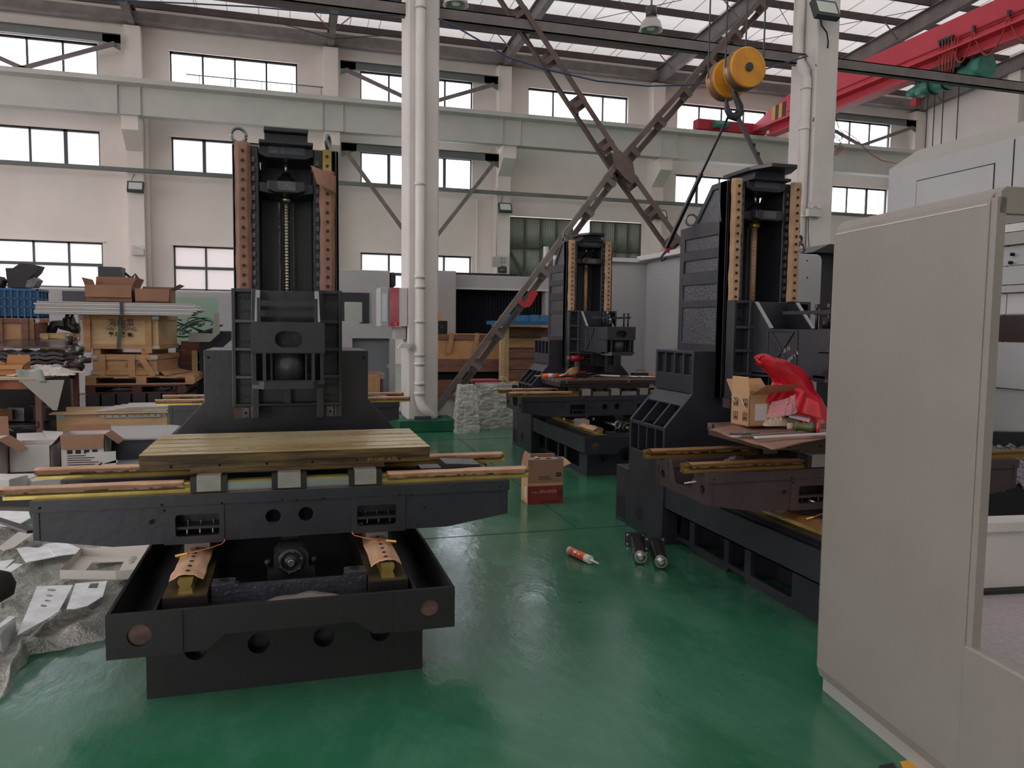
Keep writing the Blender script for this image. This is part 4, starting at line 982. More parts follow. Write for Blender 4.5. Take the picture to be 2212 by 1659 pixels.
def crate(name, label, x0, x1, y0, y1, z0, z1, mat, bat, group=None, battens=(.12, .86), diag=0, feet=True):
    t = T(name, label, 'crate', ((x0+x1)/2, y0, z0), group)
    zf = z0+.09 if feet else z0
    t.p('box', B().box(x0, x1, y0, y1, zf, z1), mat, bevel=.004)
    w_ = x1-x0; h = z1-zf
    t.p('frame_rail', B().box(x0-.01, x1+.01, y0-.025, y0, z1-.07, z1), bat); t.p('frame_rail', B().box(x0-.01, x1+.01, y0-.025, y0, zf, zf+.06), bat)
    for f in battens:
        xx = x0+w_*f; s_ = diag if f > .5 or diag > 9 else 0
        t.p('batten', B().bar((xx+(-.0), y0-.03, zf-.05), (xx+(diag if f > .5 else (.1 if diag > 0 else 0)), y0-.03, z1), .02, .085, up=(1, 0, 0)), bat)
    for xx in (x0+.03, x1-.03):
        for zz in (zf+.03, z1-.03): t.p('corner_clip', B().box(xx-.05, xx+.05, y0-.028, y0-.024, zz-.02, zz+.02), m_tin)
    t.p('frame_rail', B().box(x1, x1+.02, y0, y1, zf, zf+.06).box(x1, x1+.02, y0, y1, z1-.06, z1), bat)
    if feet:
        for f in (.18, .82): t.p('skid', B().box(x0+w_*f-.05, x0+w_*f+.05, y0, y1, z0, zf), bat)
    return t
def pxbox(x0, x1, yt, yb, Y):   # footprint helper: world extents of a picture rectangle at distance Y
    a = W(x0, yb, Y); b_ = W(x1, yt, Y); return a.x, b_.x, a.z, b_.z
# left stack: two pallets, two crates, bundle of profiles, cartons
x0, x1, z0, z1 = pxbox(172, 388, 683, 760, 11.6)
c = crate('wooden_crate', 'large plywood crate printed with black shipping marks, upper of the stack', W(172, 700, 11.6).x, W(345, 700, 11.6).x, 11.6, 12.4, W(270, 768, 11.6).z, W(270, 681, 11.6).z, m_wood2, m_wood, battens=(.08, .88), diag=.0)
c.r.rotation_euler.z = -.17
xc = W(263, 720, 11.57).x
lettering('HAI    DONG', .068, m_ink, W(263, 711, 11.57), (1, 0, 0), (0, 0, 1), c.r, c.r.location)
for k in range(3):
    q = W(243+k*20, 703, 11.57); tt = ('海', 'HJ', '泵')[k]
    lettering(tt, .11, m_ink, q+Vector((0, 0, .03)), (1, 0, 0), (0, 0, 1), c.r, c.r.location)
for k in range(4):
    q = W(240+k*14, 722, 11.57); mk = B()
    if k == 0: mk.prism([(q.x-.035, q.z), (q.x+.035, q.z), (q.x+.02, q.z+.03), (q.x-.02, q.z+.03)], 'y', 11.565, 11.57).box(q.x-.003, q.x+.003, 11.565, 11.57, q.z-.035, q.z)
    elif k == 1: mk.box(q.x-.02, q.x-.008, 11.565, 11.57, q.z-.03, q.z+.03).box(q.x+.008, q.x+.02, 11.565, 11.57, q.z-.03, q.z+.03)
    elif k == 2: mk.prism([(q.x-.025, q.z+.03), (q.x+.025, q.z+.03), (q.x, q.z-.01)], 'y', 11.565, 11.57).box(q.x-.02, q.x+.02, 11.565, 11.57, q.z-.035, q.z-.028)
    else: mk.box(q.x-.025, q.x+.025, 11.565, 11.57, q.z-.03, q.z+.02)
    c.p('shipping_mark', mk, m_ink)
q0 = W(262, 672, 11.5); q1 = W(255, 753, 11.5)
c.p('strap', B().bar((q0.x, 11.55, q0.z), (q1.x, 11.55, q1.z), .045, .006, up=(0, 1, 0)), M('strap_green', (66, 84, 74), .6))
c2_ = crate('wooden_crate', 'low wooden crate under the printed one, middle of the stack', W(196, 780, 11.5).x, W(342, 780, 11.5).x, 11.5, 12.4, W(270, 810, 11.5).z, W(270, 766, 11.5).z, m_wood, m_wood, battens=(.16, .62), diag=.0, feet=False)
c2_.p('batten', B().bar(W(310, 775, 11.46), W(336, 812, 11.46), .02, .08, up=(1, 0, 1)), m_wood)
c2_.r.rotation_euler.z = -.17
lettering('小件 叁', .07, m_ink, W(290, 790, 11.47), (1, 0, 0), (0, 0, 1), c2_.r, c2_.r.location)
def pallet(label, x0, x1, y0, y1, z0, z1, mat, nb=3):
    t = T('pallet', label, 'pallet', ((x0+x1)/2, y0, z0)); h = z1-z0
    for k in range(6): f = k/6; t.p('deck_board', B().box(x0, x1, y0+(y1-y0)*f, y0+(y1-y0)*(f+.12), z1-h*.18, z1), mat)
    for k in range(nb):
        xx = x0+(x1-x0)*(k/(nb-1))*.92
        t.p('block', B().box(xx, xx+(x1-x0)*.08+.02, y0, y1, z0+h*.15, z1-h*.18), mat)
    t.p('bottom_board', B().box(x0, x1, y0, y0+.1, z0, z0+h*.15), mat); t.p('bottom_board', B().box(x0, x1, y1-.1, y1, z0, z0+h*.15), mat)
zz0, zz1 = W(300, 831, 11.4).z, W(300, 812, 11.4).z
pallet('pale wooden pallet directly under the two stacked crates', W(184, 820, 11.4).x, W(418, 820, 11.4).x, 11.4, 12.5, zz0, zz1, m_wood)
pallet('dark red wooden pallet, second from the bottom of the stack', W(184, 840, 11.35).x, W(400, 840, 11.35).x, 11.35, 12.5, W(300, 850, 11.35).z, zz0-.002, m_wood4)
t = T('base_block', 'dark ribbed cast blocks carrying the pallets at the bottom of the stack', 'block', (W(290, 860, 11.3).x, 11.3, 0))
xa, xb = W(184, 860, 11.3).x, W(415, 860, 11.3).x; zc = W(300, 850, 11.35).z-.003
for k in range(7): t.p('block', B().box(xa+(xb-xa)*k/7, xa+(xb-xa)*(k+.93)/7, 11.3, 12.5, 0, zc), m_castb, bevel=.01)
# bundle of white profiles on the crate
zb0 = W(270, 681, 11.6).z+.003
t = T('profile_bundle', 'strapped stack of white sheet metal profiles lying on the crate', 'profiles', (W(260, 665, 11.6).x, 11.4, zb0))
xl, xr = W(82, 660, 11.5).x, W(438, 660, 11.5).x
for k in range(7):
    rr = random.random()
    z = zb0+k*.024; a = xl+.05*random.random(); b_ = xr-.12*abs(k-3)/3-.05*rr
    t.p('profile', B().prism([(a, z), (b_, z+.0), (b_+.02, z+.008), (b_, z+.021), (a, z+.021)], 'y', 11.30+.01*rr, 11.9), m_wh if k % 2 else m_sheet2)
ztopb = zb0+7*.024
single('black_strap', 'short dark strap standing up from the profile bundle', 'strap', B().bar(W(263, 683, 11.28), W(262, 652, 11.28), .04, .006, up=(0, 1, 0)), m_cap)
# open cartons on top
def carton(label, x0, x1, y0, y1, z0, z1, mat, flaps, inner=None, group=None, rz=0, name='cardboard_box'):
    cx, cy = (x0+x1)/2, (y0+y1)/2
    t = T(name, label, 'box', (cx, cy, z0), group, local=True); t.r.rotation_euler = (0, 0, rz)
    w_, d, h = (x1-x0)/2, (y1-y0)/2, z1-z0; th = .006
    wl = B().box(-w_, w_, -d, -d+th, 0, h).box(-w_, w_, d-th, d, 0, h).box(-w_, -w_+th, -d, d, 0, h).box(w_-th, w_, -d, d, 0, h).box(-w_, w_, -d, d, 0, th)
    t.p('body', wl, mat)
    for side, ang_, ln in flaps:   # angle from straight up, positive outward
        a = math.radians(ang_); o, u = math.sin(a)*ln, math.cos(a)*ln
        if side == 'f': pts = [(-w_, -d, h), (w_, -d, h), (w_-.01, -d-o, h+u), (-w_+.01, -d-o, h+u)]; off = Vector((0, .004, .004))
        if side == 'b': pts = [(-w_, d, h), (w_, d, h), (w_-.01, d+o, h+u), (-w_+.01, d+o, h+u)]; off = Vector((0, .004, .004))
        if side == 'l': pts = [(-w_, -d, h), (-w_, d, h), (-w_-o, d-.01, h+u), (-w_-o, -d+.01, h+u)]; off = Vector((.004, 0, .004))
        if side == 'r': pts = [(w_, -d, h), (w_, d, h), (w_+o, d-.01, h+u), (w_+o, -d+.01, h+u)]; off = Vector((.004, 0, .004))
        pts = [Vector(p_) for p_ in pts]
        t.p('flap', B().hexa(pts+[p_+off for p_ in pts]), inner or mat)
    return t
x0, x1, z0, z1 = pxbox(190, 290, 622, 656, 11.5)
ct = carton('large crumpled open carton on the profile bundle, left of two', x0, x1, 11.35, 11.95, ztopb+.002, z1+.02, m_card, (('f', 165, .16), ('b', 5, .14), ('l', 20, .1), ('r', 25, .12)))
x0, x1, z0, z1 = pxbox(296, 370, 628, 660, 11.5)
ct = carton('smaller open carton on the profile bundle, right of two', x0, x1, 11.35, 11.9, ztopb+.002, z1+.01, m_card, (('f', 172, .16), ('b', 5, .05), ('r', 60, .14)))
lettering('▰▰▰ ▰▰', .035, m_inkb, Vector((.05, -.277, .04)), (1, 0, 0), (0, 0, 1), ct.r)
t = T('monitor_box', 'dark grey box sticking up behind the cartons', 'box', W(243, 600, 12.2)); q0, q1 = W(219, 598, 12.2), W(268, 579, 12.2)
t.p('body', B().box(q0.x, q1.x, 12.0, 12.3, zb0+.001, q1.z), M('slate', (62, 64, 74), .5)); t.p('cable_end', B().tube([W(270, 590, 12.1), W(282, 600, 12.1), W(290, 606, 12.1), W(296, 596, 12.1)], .02).tube([W(285, 600, 12.1), W(292, 592, 12.1), W(302, 606, 12.1)], .015), m_cap)
# long white machine bed and cabinets behind the stack
t = T('enclosed_machine', 'long white machine behind the crates under the left windows', 'machine', (-4, 16.5, 0))
xa, xb = W(78, 640, 16.4).x, W(560, 640, 16.4).x; zt = W(120, 622, 16.4).z
t.p('body', B().box(xa-2.4, xb, 16.4, 18.2, 0, zt), m_sheet2, bevel=.02)
q0, q1 = W(136, 650, 16.4), W(215, 630, 16.4)
t.p('recess', B().box(q0.x, q1.x, 16.36, 16.4, q0.z, q1.z), M('slate2', (72, 70, 80), .5))
q0, q1 = W(97, 737, 16.4), W(170, 679, 16.4)
t.p('door_panel', B().box(q0.x, q1.x, 16.375, 16.4, q0.z, q1.z), m_sheet2, bevel=.004)
# blue crate with black scrap on a wooden crate
Yb = 12.35
x0, x1, z0, z1 = pxbox(-30, 80, 624, 686, Yb)
t = T('plastic_crate', 'blue plastic crate filled with black scrap, far left', 'crate', ((x0+x1)/2, Yb, z0))
hh = z1-z0
cr = B().box(x0, x1, Yb, Yb+.02, z0, z1).box(x0, x1, Yb+.45, Yb+.47, z0, z1).box(x0, x0+.02, Yb, Yb+.47, z0, z1).box(x1-.02, x1, Yb, Yb+.47, z0, z1).box(x0, x1, Yb, Yb+.47, z0, z0+.02)
t.p('body', cr, m_blued)
t.p('rim', B().box(x0-.015, x1+.015, Yb-.02, Yb+.0, z1-.03, z1+.0).box(x1, x1+.02, Yb-.02, Yb+.49, z1-.03, z1), m_bluep)
for z in (z0+hh*.38, z0+hh*.66): t.p('rib', B().box(x0, x1, Yb-.015, Yb, z-.008, z+.008).box(x1, x1+.015, Yb, Yb+.47, z-.008, z+.008), m_bluep)
for k in range(9):
    xx = x0+(x1-x0)*k/8; t.p('rib', B().box(xx-.01, xx+.01, Yb-.015, Yb, z0, z1), m_bluep)
for k in range(4): yy = Yb+.47*k/3; t.p('rib', B().box(x1, x1+.015, yy-.01, yy+.01, z0, z1), m_bluep)
def W2(px, py): q = W(px, py, Yb+.2); return (q.x, q.z)
s1 = B().prism([W2(17, 580), W2(33, 580), W2(48, 570), W2(66, 571), W2(88, 575), W2(82, 588), W2(66, 604), W2(60, 622), W2(22, 622)], 'y', Yb+.1, Yb+.4)
single('scrap_cover', 'black curved cover sticking out of the blue plastic crate', 'cover', s1, M('scrap_black', (36, 34, 42), .45, col2=(28, 26, 34), ns=5, bs=.4, bn=10))
s2 = B().prism([W2(62, 622), W2(66, 607), W2(80, 600), W2(89, 606), W2(80, 622)], 'y', Yb+.05, Yb+.3)
single('plastic_bag', 'crumpled grey plastic scrap at the right edge of the blue crate', 'bag', s2, M('film_grey', (130, 122, 120), .3, col2=(90, 84, 86), ns=12, bs=.8, bn=14))
s3 = B().prism([W2(-10, 600), W2(4, 598), W2(12, 606), W2(6, 622), W2(-10, 622)], 'y', Yb+.05, Yb+.3)
single('cloth_rag', 'brown rag bundle at the left end of the blue crate', 'rag', s3, M('rag_brown', (88, 74, 72), .9, bs=.8, bn=14))
crate('wooden_crate', 'wooden crate under the blue plastic crate, far left', W(-60, 720, 12.3).x, W(60, 720, 12.3).x, 12.3, 12.9, W(20, 752, 12.3).z, z0-.003, m_wood, m_wood3, battens=(.5, .96), feet=False)
crate('wooden_crate', 'tall narrow crate right of the one under the blue crate', W(64, 720, 12.35).x, W(84, 720, 12.35).x, 12.35, 12.8, W(70, 745, 12.35).z, W(70, 688, 12.35).z, m_wood3, m_wood, battens=(.2,), feet=False)
crate('wooden_crate', 'low crate between the black sheets and the white machine', W(86, 730, 12.4).x, W(148, 730, 12.4).x, 12.4, 12.9, 0, W(100, 720, 12.4).z, m_wood, m_wood2, battens=(.2, .8), feet=False)
# robot-like dark bent pipe
t = T('bent_tube', 'black bent arm and curved hose in front of the white machine', 'arm', W(140, 720, 12.8))
t.p('arm', B().tube([W(108, 722, 12.8), W(118, 700, 12.8), W(130, 701, 12.8), W(158, 708, 12.8)], .07, 8), m_cast)
t.p('base_post', B().box(W(112, 722, 12.8).x-.05, W(112, 722, 12.8).x+.05, 12.75, 12.85, 0, W(112, 722, 12.8).z+.02), m_cast)
t.p('hose', B().tube([W(146, 676, 12.7), W(144, 688, 12.7), W(148, 702, 12.7), W(158, 711, 12.7), W(172, 712, 12.7)], .06, 8).tube([W(158, 674, 12.7), W(154, 688, 12.7), W(158, 700, 12.7), W(168, 706, 12.7)], .05, 8), m_cap)
# stacked dark sheets on rolls
t = T('sheet_stack', 'stack of black sheet covers with a shiny top sheet, left of the crates', 'sheets', W(70, 750, 11.0))
za = W(60, 745, 11.45).z
tp = B().hexa([W(-40, 752, 11.3), W(138, 753, 11.3), W(170, 736, 12.2), W(22, 735, 12.2)]+[W(-40, 752, 11.3)+Vector((0, 0, .02)), W(138, 753, 11.3)+Vector((0, 0, .02)), W(170, 736, 12.2)+Vector((0, 0, .02)), W(22, 735, 12.2)+Vector((0, 0, .02))])
t.p('top_sheet', tp, M('sheet_gloss_black', (62, 62, 68), .2, .3, col2=(110, 108, 112), ns=1.6, thr=(.5, .62)))
for k in range(4):
    z = W(60, 760+k*9, 11.45).z; a, b_ = W(-40, 760, 11.45).x, W(140+k*1.5, 760, 11.45).x
    t.p('roll', B().grid(lambda u, v, z=z, a=a, b_=b_: (a+(b_-a)*u, 11.35+.8*v, z+.012*math.sin(u*30+v*4)+.01*mnoise.noise(Vector((u*9, v*4, z*9)))), 40, 8, True, .04), (m_cast, M('film_black', (76, 72, 76), .35, bs=.3), m_cap, m_wh)[k])
t.p('support', B().box(a, b_-.1, 11.4, 12.0, 0, z-.05), m_castb)
t = T('scrap_bundle', 'tangle of dark cut tubes at the end of the black sheet stack', 'scrap', W(160, 765, 10.8))
for k in range(14):
    p0 = W(140+random.random()*40, 745+random.random()*60, 10.7+random.random()*.5); p1 = p0+Vector((random.uniform(-.12, .2), random.uniform(-.1, .1), random.uniform(-.1, .12)))
    t.p('tube', B().cyl(p0, p1, random.uniform(.02, .045), n=10), (m_mach, m_cap, m_castb, M('scrap_red', (92, 56, 54), .5))[k % 4])
# worktable far left
tz = .78
q0 = G(0, 815, tz); q1 = G(150, 815, tz); q2 = G(182, 796, tz)
t = T('work_bench', 'wooden topped work bench with cardboard on it, far left', 'bench', (-3.2, 10.2, 0))
xb0, xb1, yb0, yb1 = -4.2, -2.58, 9.45, 11.2
t.p('bench_top', B().box(xb0, xb1, yb0, yb1, tz-.03, tz), M('bench_top', (190, 168, 140), .7, col2=(170, 148, 122), ns=4), bevel=.004)
t.p('apron', B().box(xb0+.1, xb1-.08, yb0+.03, yb0+.06, tz-.13, tz-.03), M('apron_orange', (150, 92, 60), .7, col2=(120, 74, 54), ns=4))
for x, y in ((xb1-.05, yb0+.1), (xb1-.05, yb1-.1), (-3.1, yb0+.1), (-3.1, yb1-.1)):
    t.p('leg', B().box(x-.03, x+.03, y-.03, y+.03, 0, tz-.03), M('leg_rust', (110, 74, 66), .7))
def wedge(xa, xb, zb_): return B().prism([(xa, tz-.03), (xb, tz-.03), ((xb-.02), zb_)], 'y', yb0-.01, yb0+.0)
t.p('gusset', B().prism([(-2.78, tz-.03), (-2.35, tz-.03), (-2.43, .42), (-2.47, .42)], 'y', yb0-.01, yb0), m_sheet3)
t.p('gusset', B().prism([(-3.3, tz-.03), (-2.98, tz-.03), (-3.2, .42), (-3.3, .42)], 'y', yb0-.01, yb0), m_sheet3)
t.p('shelf', B().box(xb0, xb1-.1, yb0+.2, yb1, .22, .24), m_castb)
for k in range(7): single('bench_clutter', ('dark boxed part', 'grey rag', 'black coiled hose', 'pale offcut', 'steel offcut', 'small dark box', 'folded black bag')[k]+' on the shelf under the work bench', 'part', B().cbox((-3.7+.19*k, 9.9+.1*(k % 3), .25+.08), (.17, .2, .12+.03*(k % 3)), Matrix.Rotation(.3*k, 3, 'Z')), (m_cast, m_sheet3, m_cap, m_wood, m_mach, m_castb, m_cap)[k])
ct = carton('small open orange carton on the left work bench', G(0, 812, tz).x, G(52, 812, tz).x, 9.7, 9.95, tz+.002, tz+.12, M('cardboard_orange', (172, 122, 78), .8), (('f', 150, .05), ('b', 10, .1), ('l', 60, .1), ('r', 50, .06)))
pb_ = B().grid(lambda u, v: (-2.98+.62*u+.05*math.sin(v*7), 9.6+.7*v, tz+.004+.10*max(0, math.sin(math.pi*u))*math.sin(math.pi*v)**.5*(.8+.5*mnoise.noise(Vector((u*6, v*6, 2))))+.03*abs(mnoise.noise(Vector((u*13, v*13, 5))))), 26, 20, False, 0)
single('packing_paper', 'heap of crumpled white packing paper on the left bench', 'paper', pb_, M('paper_white', (206, 198, 188), .7))
single('spray_sheet', 'small grey plastic sheet hanging over the bench edge', 'sheet', B().grid(lambda u, v: (G(70, 808, tz).x+.26*u+.04*v, 9.47-.02*v+.02*math.sin(u*5), tz+.08-.14*v+.01*math.sin(u*9)), 8, 8, True, (0, .002, 0)), M('plastic_greenish', (140, 146, 142), .3))
# plywood box and grey box in front of the stack
qa = G(118, 895, .35)
t = T('plywood_box', 'long plywood box with tin corner clips, in front of the crate stack', 'box', (-1.95, 9.75, 0))
t.p('body', B().box(-2.50, -1.36, 9.68, 10.3, 0, .35), m_wood2); t.p('lid', B().box(-2.56, -1.34, 9.62, 10.36, .35, .362), m_wood2)
for x in (-2.46, -1.42): t.p('corner_clip', B().box(x-.04, x+.05, 9.674, 9.68, .3, .345), m_tin)
t = T('perforated_rail_sheets', 'loose white sheet metal parts piled on the plywood box', 'sheets', (-1.7, 9.9, .363))
for k in range(4): t.p('sheet', B().cbox((-1.72+.05*k, 9.95, .372+.014*k), (.75-.08*k, .5, .008), Matrix.Rotation(.05*k-.05, 3, 'Z')), m_wh)
pf = B().prism([(-2.05, .30), (-1.42, .30), (-1.42, .335), (-2.05, .335)], 'y', 9.655, 9.662, holes=[circ(-2.0+.075*k, .318, .009, 8) for k in range(8)]); t.p('perforated_strip', pf, m_sheet2)
gx0, gx1 = W(150, 925, 8.6).x, W(352, 932, 8.6).x
t = T('grey_cover_box', 'dark grey box with a white lid lying before the plywood box', 'box', ((gx0+gx1)/2, 8.6, 0))
zt = G(250, 920, 0).z
zt = .235
t.p('body', B().box(-1.98, -1.18, 8.3, 9.2, 0, zt), M('slate3', (66, 68, 80), .5), bevel=.004)
t.p('lid', B().box(-2.02, -1.15, 8.25, 9.25, zt, zt+.02), m_sheet2, bevel=.003)
# green board leaning under the centre-left window, hoses, dark tank, grey cabinets
t = T('green_board', 'pale green board leaning below the window left of the near column', 'board', W(430, 680, 14.5))
q0, q1 = W(378, 700, 14.5), W(471, 643, 14.5); t.p('board', B().box(q0.x, q1.x, 14.5, 14.54, 1.0, q1.z), M('board_green', (150, 176, 158), .6)); t.p('stand', B().box(q0.x, q1.x, 14.54, 15.1, 0, 1.2), m_castb)
t = T('hose_heap', 'heap of dark green hoses on the black tank', 'hoses', W(440, 700, 12.6))
mh = M('hose_green', (26, 74, 62), .4)
for k in range(11):
    c = W(395+random.random()*62, 705+random.random()*10, 12.4+random.random()*.5); R = .15+.2*random.random()
    t.p('hose', B().ring(c, (random.uniform(-.5, .5), random.uniform(-.6, .2), 1), R, .012, 26, 5, random.uniform(0, 90), random.uniform(200, 340)), mh if k % 3 else m_cap)
t = T('black_tank', 'black tank and grey trough behind the near column base', 'tank', W(430, 750, 12.6))
q0, q1 = W(432, 760, 12.6), W(500, 716, 12.6)
t.p('tank', B().box(q0.x, q1.x, 12.5, 13.4, 0, q1.z), m_bell); q0, q1 = W(411, 720, 12.2), W(474, 714, 12.2)
t.p('trough', B().prism([(q0.x, q0.z-.12), (q1.x-.12, q0.z-.12), (q1.x, q0.z), (q1.x, q0.z+.3), (q1.x-.05, q0.z+.3), (q1.x-.08, q0.z), (q0.x, q0.z)], 'y', 12.0, 12.25), m_sheet3)
t.p('wedge', B().prism([(q1.x-.1, q0.z-.35), (q1.x+.4, q0.z-.35), (q1.x+.4, q0.z-.02), (q1.x+.25, q0.z-.02)], 'y', 12.0, 12.3), m_sheet2)
t = T('open_crate', 'open reddish wooden crate right of the crate stack', 'crate', W(405, 800, 12.5))
q0, q1 = W(386, 880, 12.6), W(427, 757, 12.6)
for z in range(6): t.p('plank', B().box(q0.x, q1.x, 13.0, 13.03, .1+.17*z, .1+.17*z+.15), m_wood3)
t.p('post', B().box(q1.x-.08, q1.x, 12.55, 12.65, 0, q1.z), m_wood2); t.p('rail', B().box(q0.x, q1.x, 12.57, 12.62, q1.z-.07, q1.z), m_wood3); t.p('post', B().box(q1.x-.08, q1.x, 13.0, 13.1, 0, q1.z), m_wood2)
single('plywood_sheet', 'warped plywood sheet on the pallet beside the crates', 'board', B().hexa([W(358, 812, 11.3), W(412, 803, 12.2), W(380, 796, 12.3), W(345, 803, 11.5)]+[q+Vector((0, 0, .015)) for q in (W(358, 812, 11.3), W(412, 803, 12.2), W(380, 796, 12.3), W(345, 803, 11.5))]), m_wood)

# ---- machines behind the near column
Ym = 12.6
t = T('enclosed_machine', 'white enclosed machine with dark window frame left of the near column', 'machine', (W(790, 700, Ym).x, Ym, 0))
q0, q1 = W(700, 700, Ym), W(842, 585, Ym)
t.p('upper_hood', B().box(q0.x, q1.x, Ym, Ym+1.6, q0.z, q1.z), m_sheet2, bevel=.01)
q2, q3 = W(735, 697, Ym), W(797, 633, Ym)
t.p('door_frame', B().box(q2.x, q3.x, Ym-.03, Ym, q2.z, q3.z), M('navy', (44, 46, 58), .5)); q4, q5 = W(744, 697, Ym), W(782, 653, Ym)
t.p('window_pane', B().box(q4.x, q5.x, Ym-.045, Ym-.03, q4.z, q5.z), m_glassd, bevel=.01)
t.p('side_cap', B().box(q1.x, q1.x+.1, Ym+.02, Ym+1.5, W(842, 620, Ym).z, W(842, 588, Ym).z), m_bell, bevel=.03)
q6, q7 = W(730, 900, Ym-.6), W(854, 700, Ym-.6)
t.p('lower_frame', B().prism([(q6.x, 0), (q7.x, 0), (q7.x, q7.z), (q6.x, q7.z)], 'y', Ym-.6, Ym-.1, holes=[[(W(761, 700, Ym-.6).x, .05), (W(842, 700, Ym-.6).x, .05), (W(842, 700, Ym-.6).x, W(800, 731, Ym-.6).z), (W(761, 700, Ym-.6).x, W(800, 731, Ym-.6).z)]]), m_sheet2)
t.p('door', B().box(W(761, 700, Ym-.5).x, W(842, 700, Ym-.5).x, Ym-.5, Ym-.46, .05, W(800, 731, Ym-.5).z), M('door_bluegrey', (122, 126, 134), .5)); q = W(838, 791, Ym-.52)
t.p('door_lock', B().box(q.x-.02, q.x+.03, Ym-.52, Ym-.5, q.z-.03, q.z+.03), m_sheet2)
t.p('printer_ledge', B().box(W(735, 694, Ym-.4).x, W(775, 694, Ym-.4).x, Ym-.5, Ym-.2, q7.z, q7.z+.035), m_sheet2)
crate('wooden_crate', 'small reddish crate by the door of the white machine', W(792, 830, 11).x, W(828, 830, 11).x, 11.0, 11.6, 0, W(800, 808, 11).z, m_wood3, m_wood, battens=(.25, .6), feet=False)
# hydrant cabinet on the near column
t = T('hydrant_cabinet', 'red and white sprayed hydrant cabinet numbered 5 on the near column', 'cabinet', (1.35, 10.3, .9))
q0, q1 = W(842, 705, 10.2), W(880, 622, 10.2)
t.p('box', B().box(q0.x, q1.x, 10.2, 10.75, q0.z, q1.z), M('cabinet_sprayed', (206, 200, 202), .5, col2=(150, 60, 68), ns=1.8, thr=(.5, .62)), bevel=.006)
q2 = W(828, 640, 10.2)
t.p('door', B().box(q0.x-.12, q0.x-.01, 10.22, 10.72, q0.z, q1.z), m_sheet2, bevel=.004); t.p('sticker', B().box(q0.x-.095, q0.x-.035, 10.214, 10.22, q0.z+.06, q1.z-.08), M('label_pale', (196, 212, 214), .5))
t.p('red_patch', B().box(q0.x, q0.x+.12, 10.195, 10.2, q0.z, q1.z), M('spray_red', (170, 62, 72), .5, col2=(190, 110, 116), ns=3))
q3 = W(854, 700, 10.19); t.p('number_plate', B().box(q3.x-.03, q3.x+.03, 10.188, 10.195, q3.z-.03, q3.z+.03), M('sign_red', (206, 52, 62), .5))
lettering('5', .05, m_wh, Vector((q3.x, 10.187, q3.z)), (1, 0, 0), (0, 0, 1), t.r, t.r.location)
t = T('junction_box', 'white junction box and bracket below the hydrant cabinet', 'box', W(868, 725, 10.2))
q0, q1 = W(855, 733, 10.2), W(878, 706, 10.2); t.p('box', B().box(q0.x, q1.x, 10.25, 10.6, q0.z, q1.z-.004), m_sheet2); q0, q1 = W(858, 752, 10.15), W(884, 742, 10.15); t.p('bracket', B().prism([(q0.x, q0.z), (q1.x, q0.z), (q1.x, q1.z), (q0.x+.04, q1.z)], 'y', 10.06, 10.19), m_pillar)
# white machine with bellows right of the near column
Yr = 13.6
t = T('enclosed_machine', 'white machine with black bellows right of the near column', 'machine', (W(1060, 650, Yr).x, Yr, 0))
q0, q1 = W(900, 590, Yr), W(978, 590, Yr); q2, q3 = W(978, 720, Yr), W(1190, 600, Yr)
t.p('left_body', B().box(q0.x, q1.x, Yr-.3, Yr+1.8, 0, W(950, 587, Yr).z), m_sheet2, bevel=.01)
t.p('header', B().box(q1.x, q3.x, Yr, Yr+1.8, W(1080, 624, Yr).z, W(1080, 596, Yr).z), m_sheet2, bevel=.006)
t.p('header_lip', B().box(q1.x, q3.x, Yr-.03, Yr, W(1080, 627, Yr).z, W(1080, 623, Yr).z), m_wh)
t.p('right_post', B().box(W(1178, 640, Yr).x, q3.x, Yr, Yr+1.8, 0, W(1080, 624, Yr).z), m_sheet2)
bl = B(); xa, xb = q1.x, W(1178, 640, Yr).x; n = 30; za, zc = W(1080, 770, Yr).z, W(1080, 626, Yr).z
vs = []
for k in range(2*n+1): xx = xa+(xb-xa)*k/(2*n); vs += [(xx, Yr+.2+(.05 if k % 2 else 0), za), (xx, Yr+.2+(.05 if k % 2 else 0), zc)]
bl.add(vs, [(2*k, 2*k+2, 2*k+3, 2*k+1) for k in range(2*n)]); t.p('bellows', bl, m_bell)
bt = B(); zt = W(1080, 596, Yr).z
for k in range(28): xx = W(980, 600, Yr).x+(W(1118, 600, Yr).x-W(980, 600, Yr).x)*k/28; bt.prism([(xx, zt), (xx+.035, zt), (xx+.05, zt+.045), (xx+.015, zt+.045)], 'y', Yr+.1, Yr+.9)
t.p('roof_bellows', bt, m_bell, kind='stuff')
t.p('base', B().box(q0.x, q3.x, Yr+.3, Yr+1.8, 0, za), m_castb)
q = W(1188, 520, 15.5); single('white_column_tube', 'tall white tube with black cap before the gate', 'tube', B().cyl((W(1179, 560, 15.5).x, 15.5, 0), (W(1179, 560, 15.5).x, 15.5, W(1179, 533, 15.5).z), .055, n=16), m_wh)
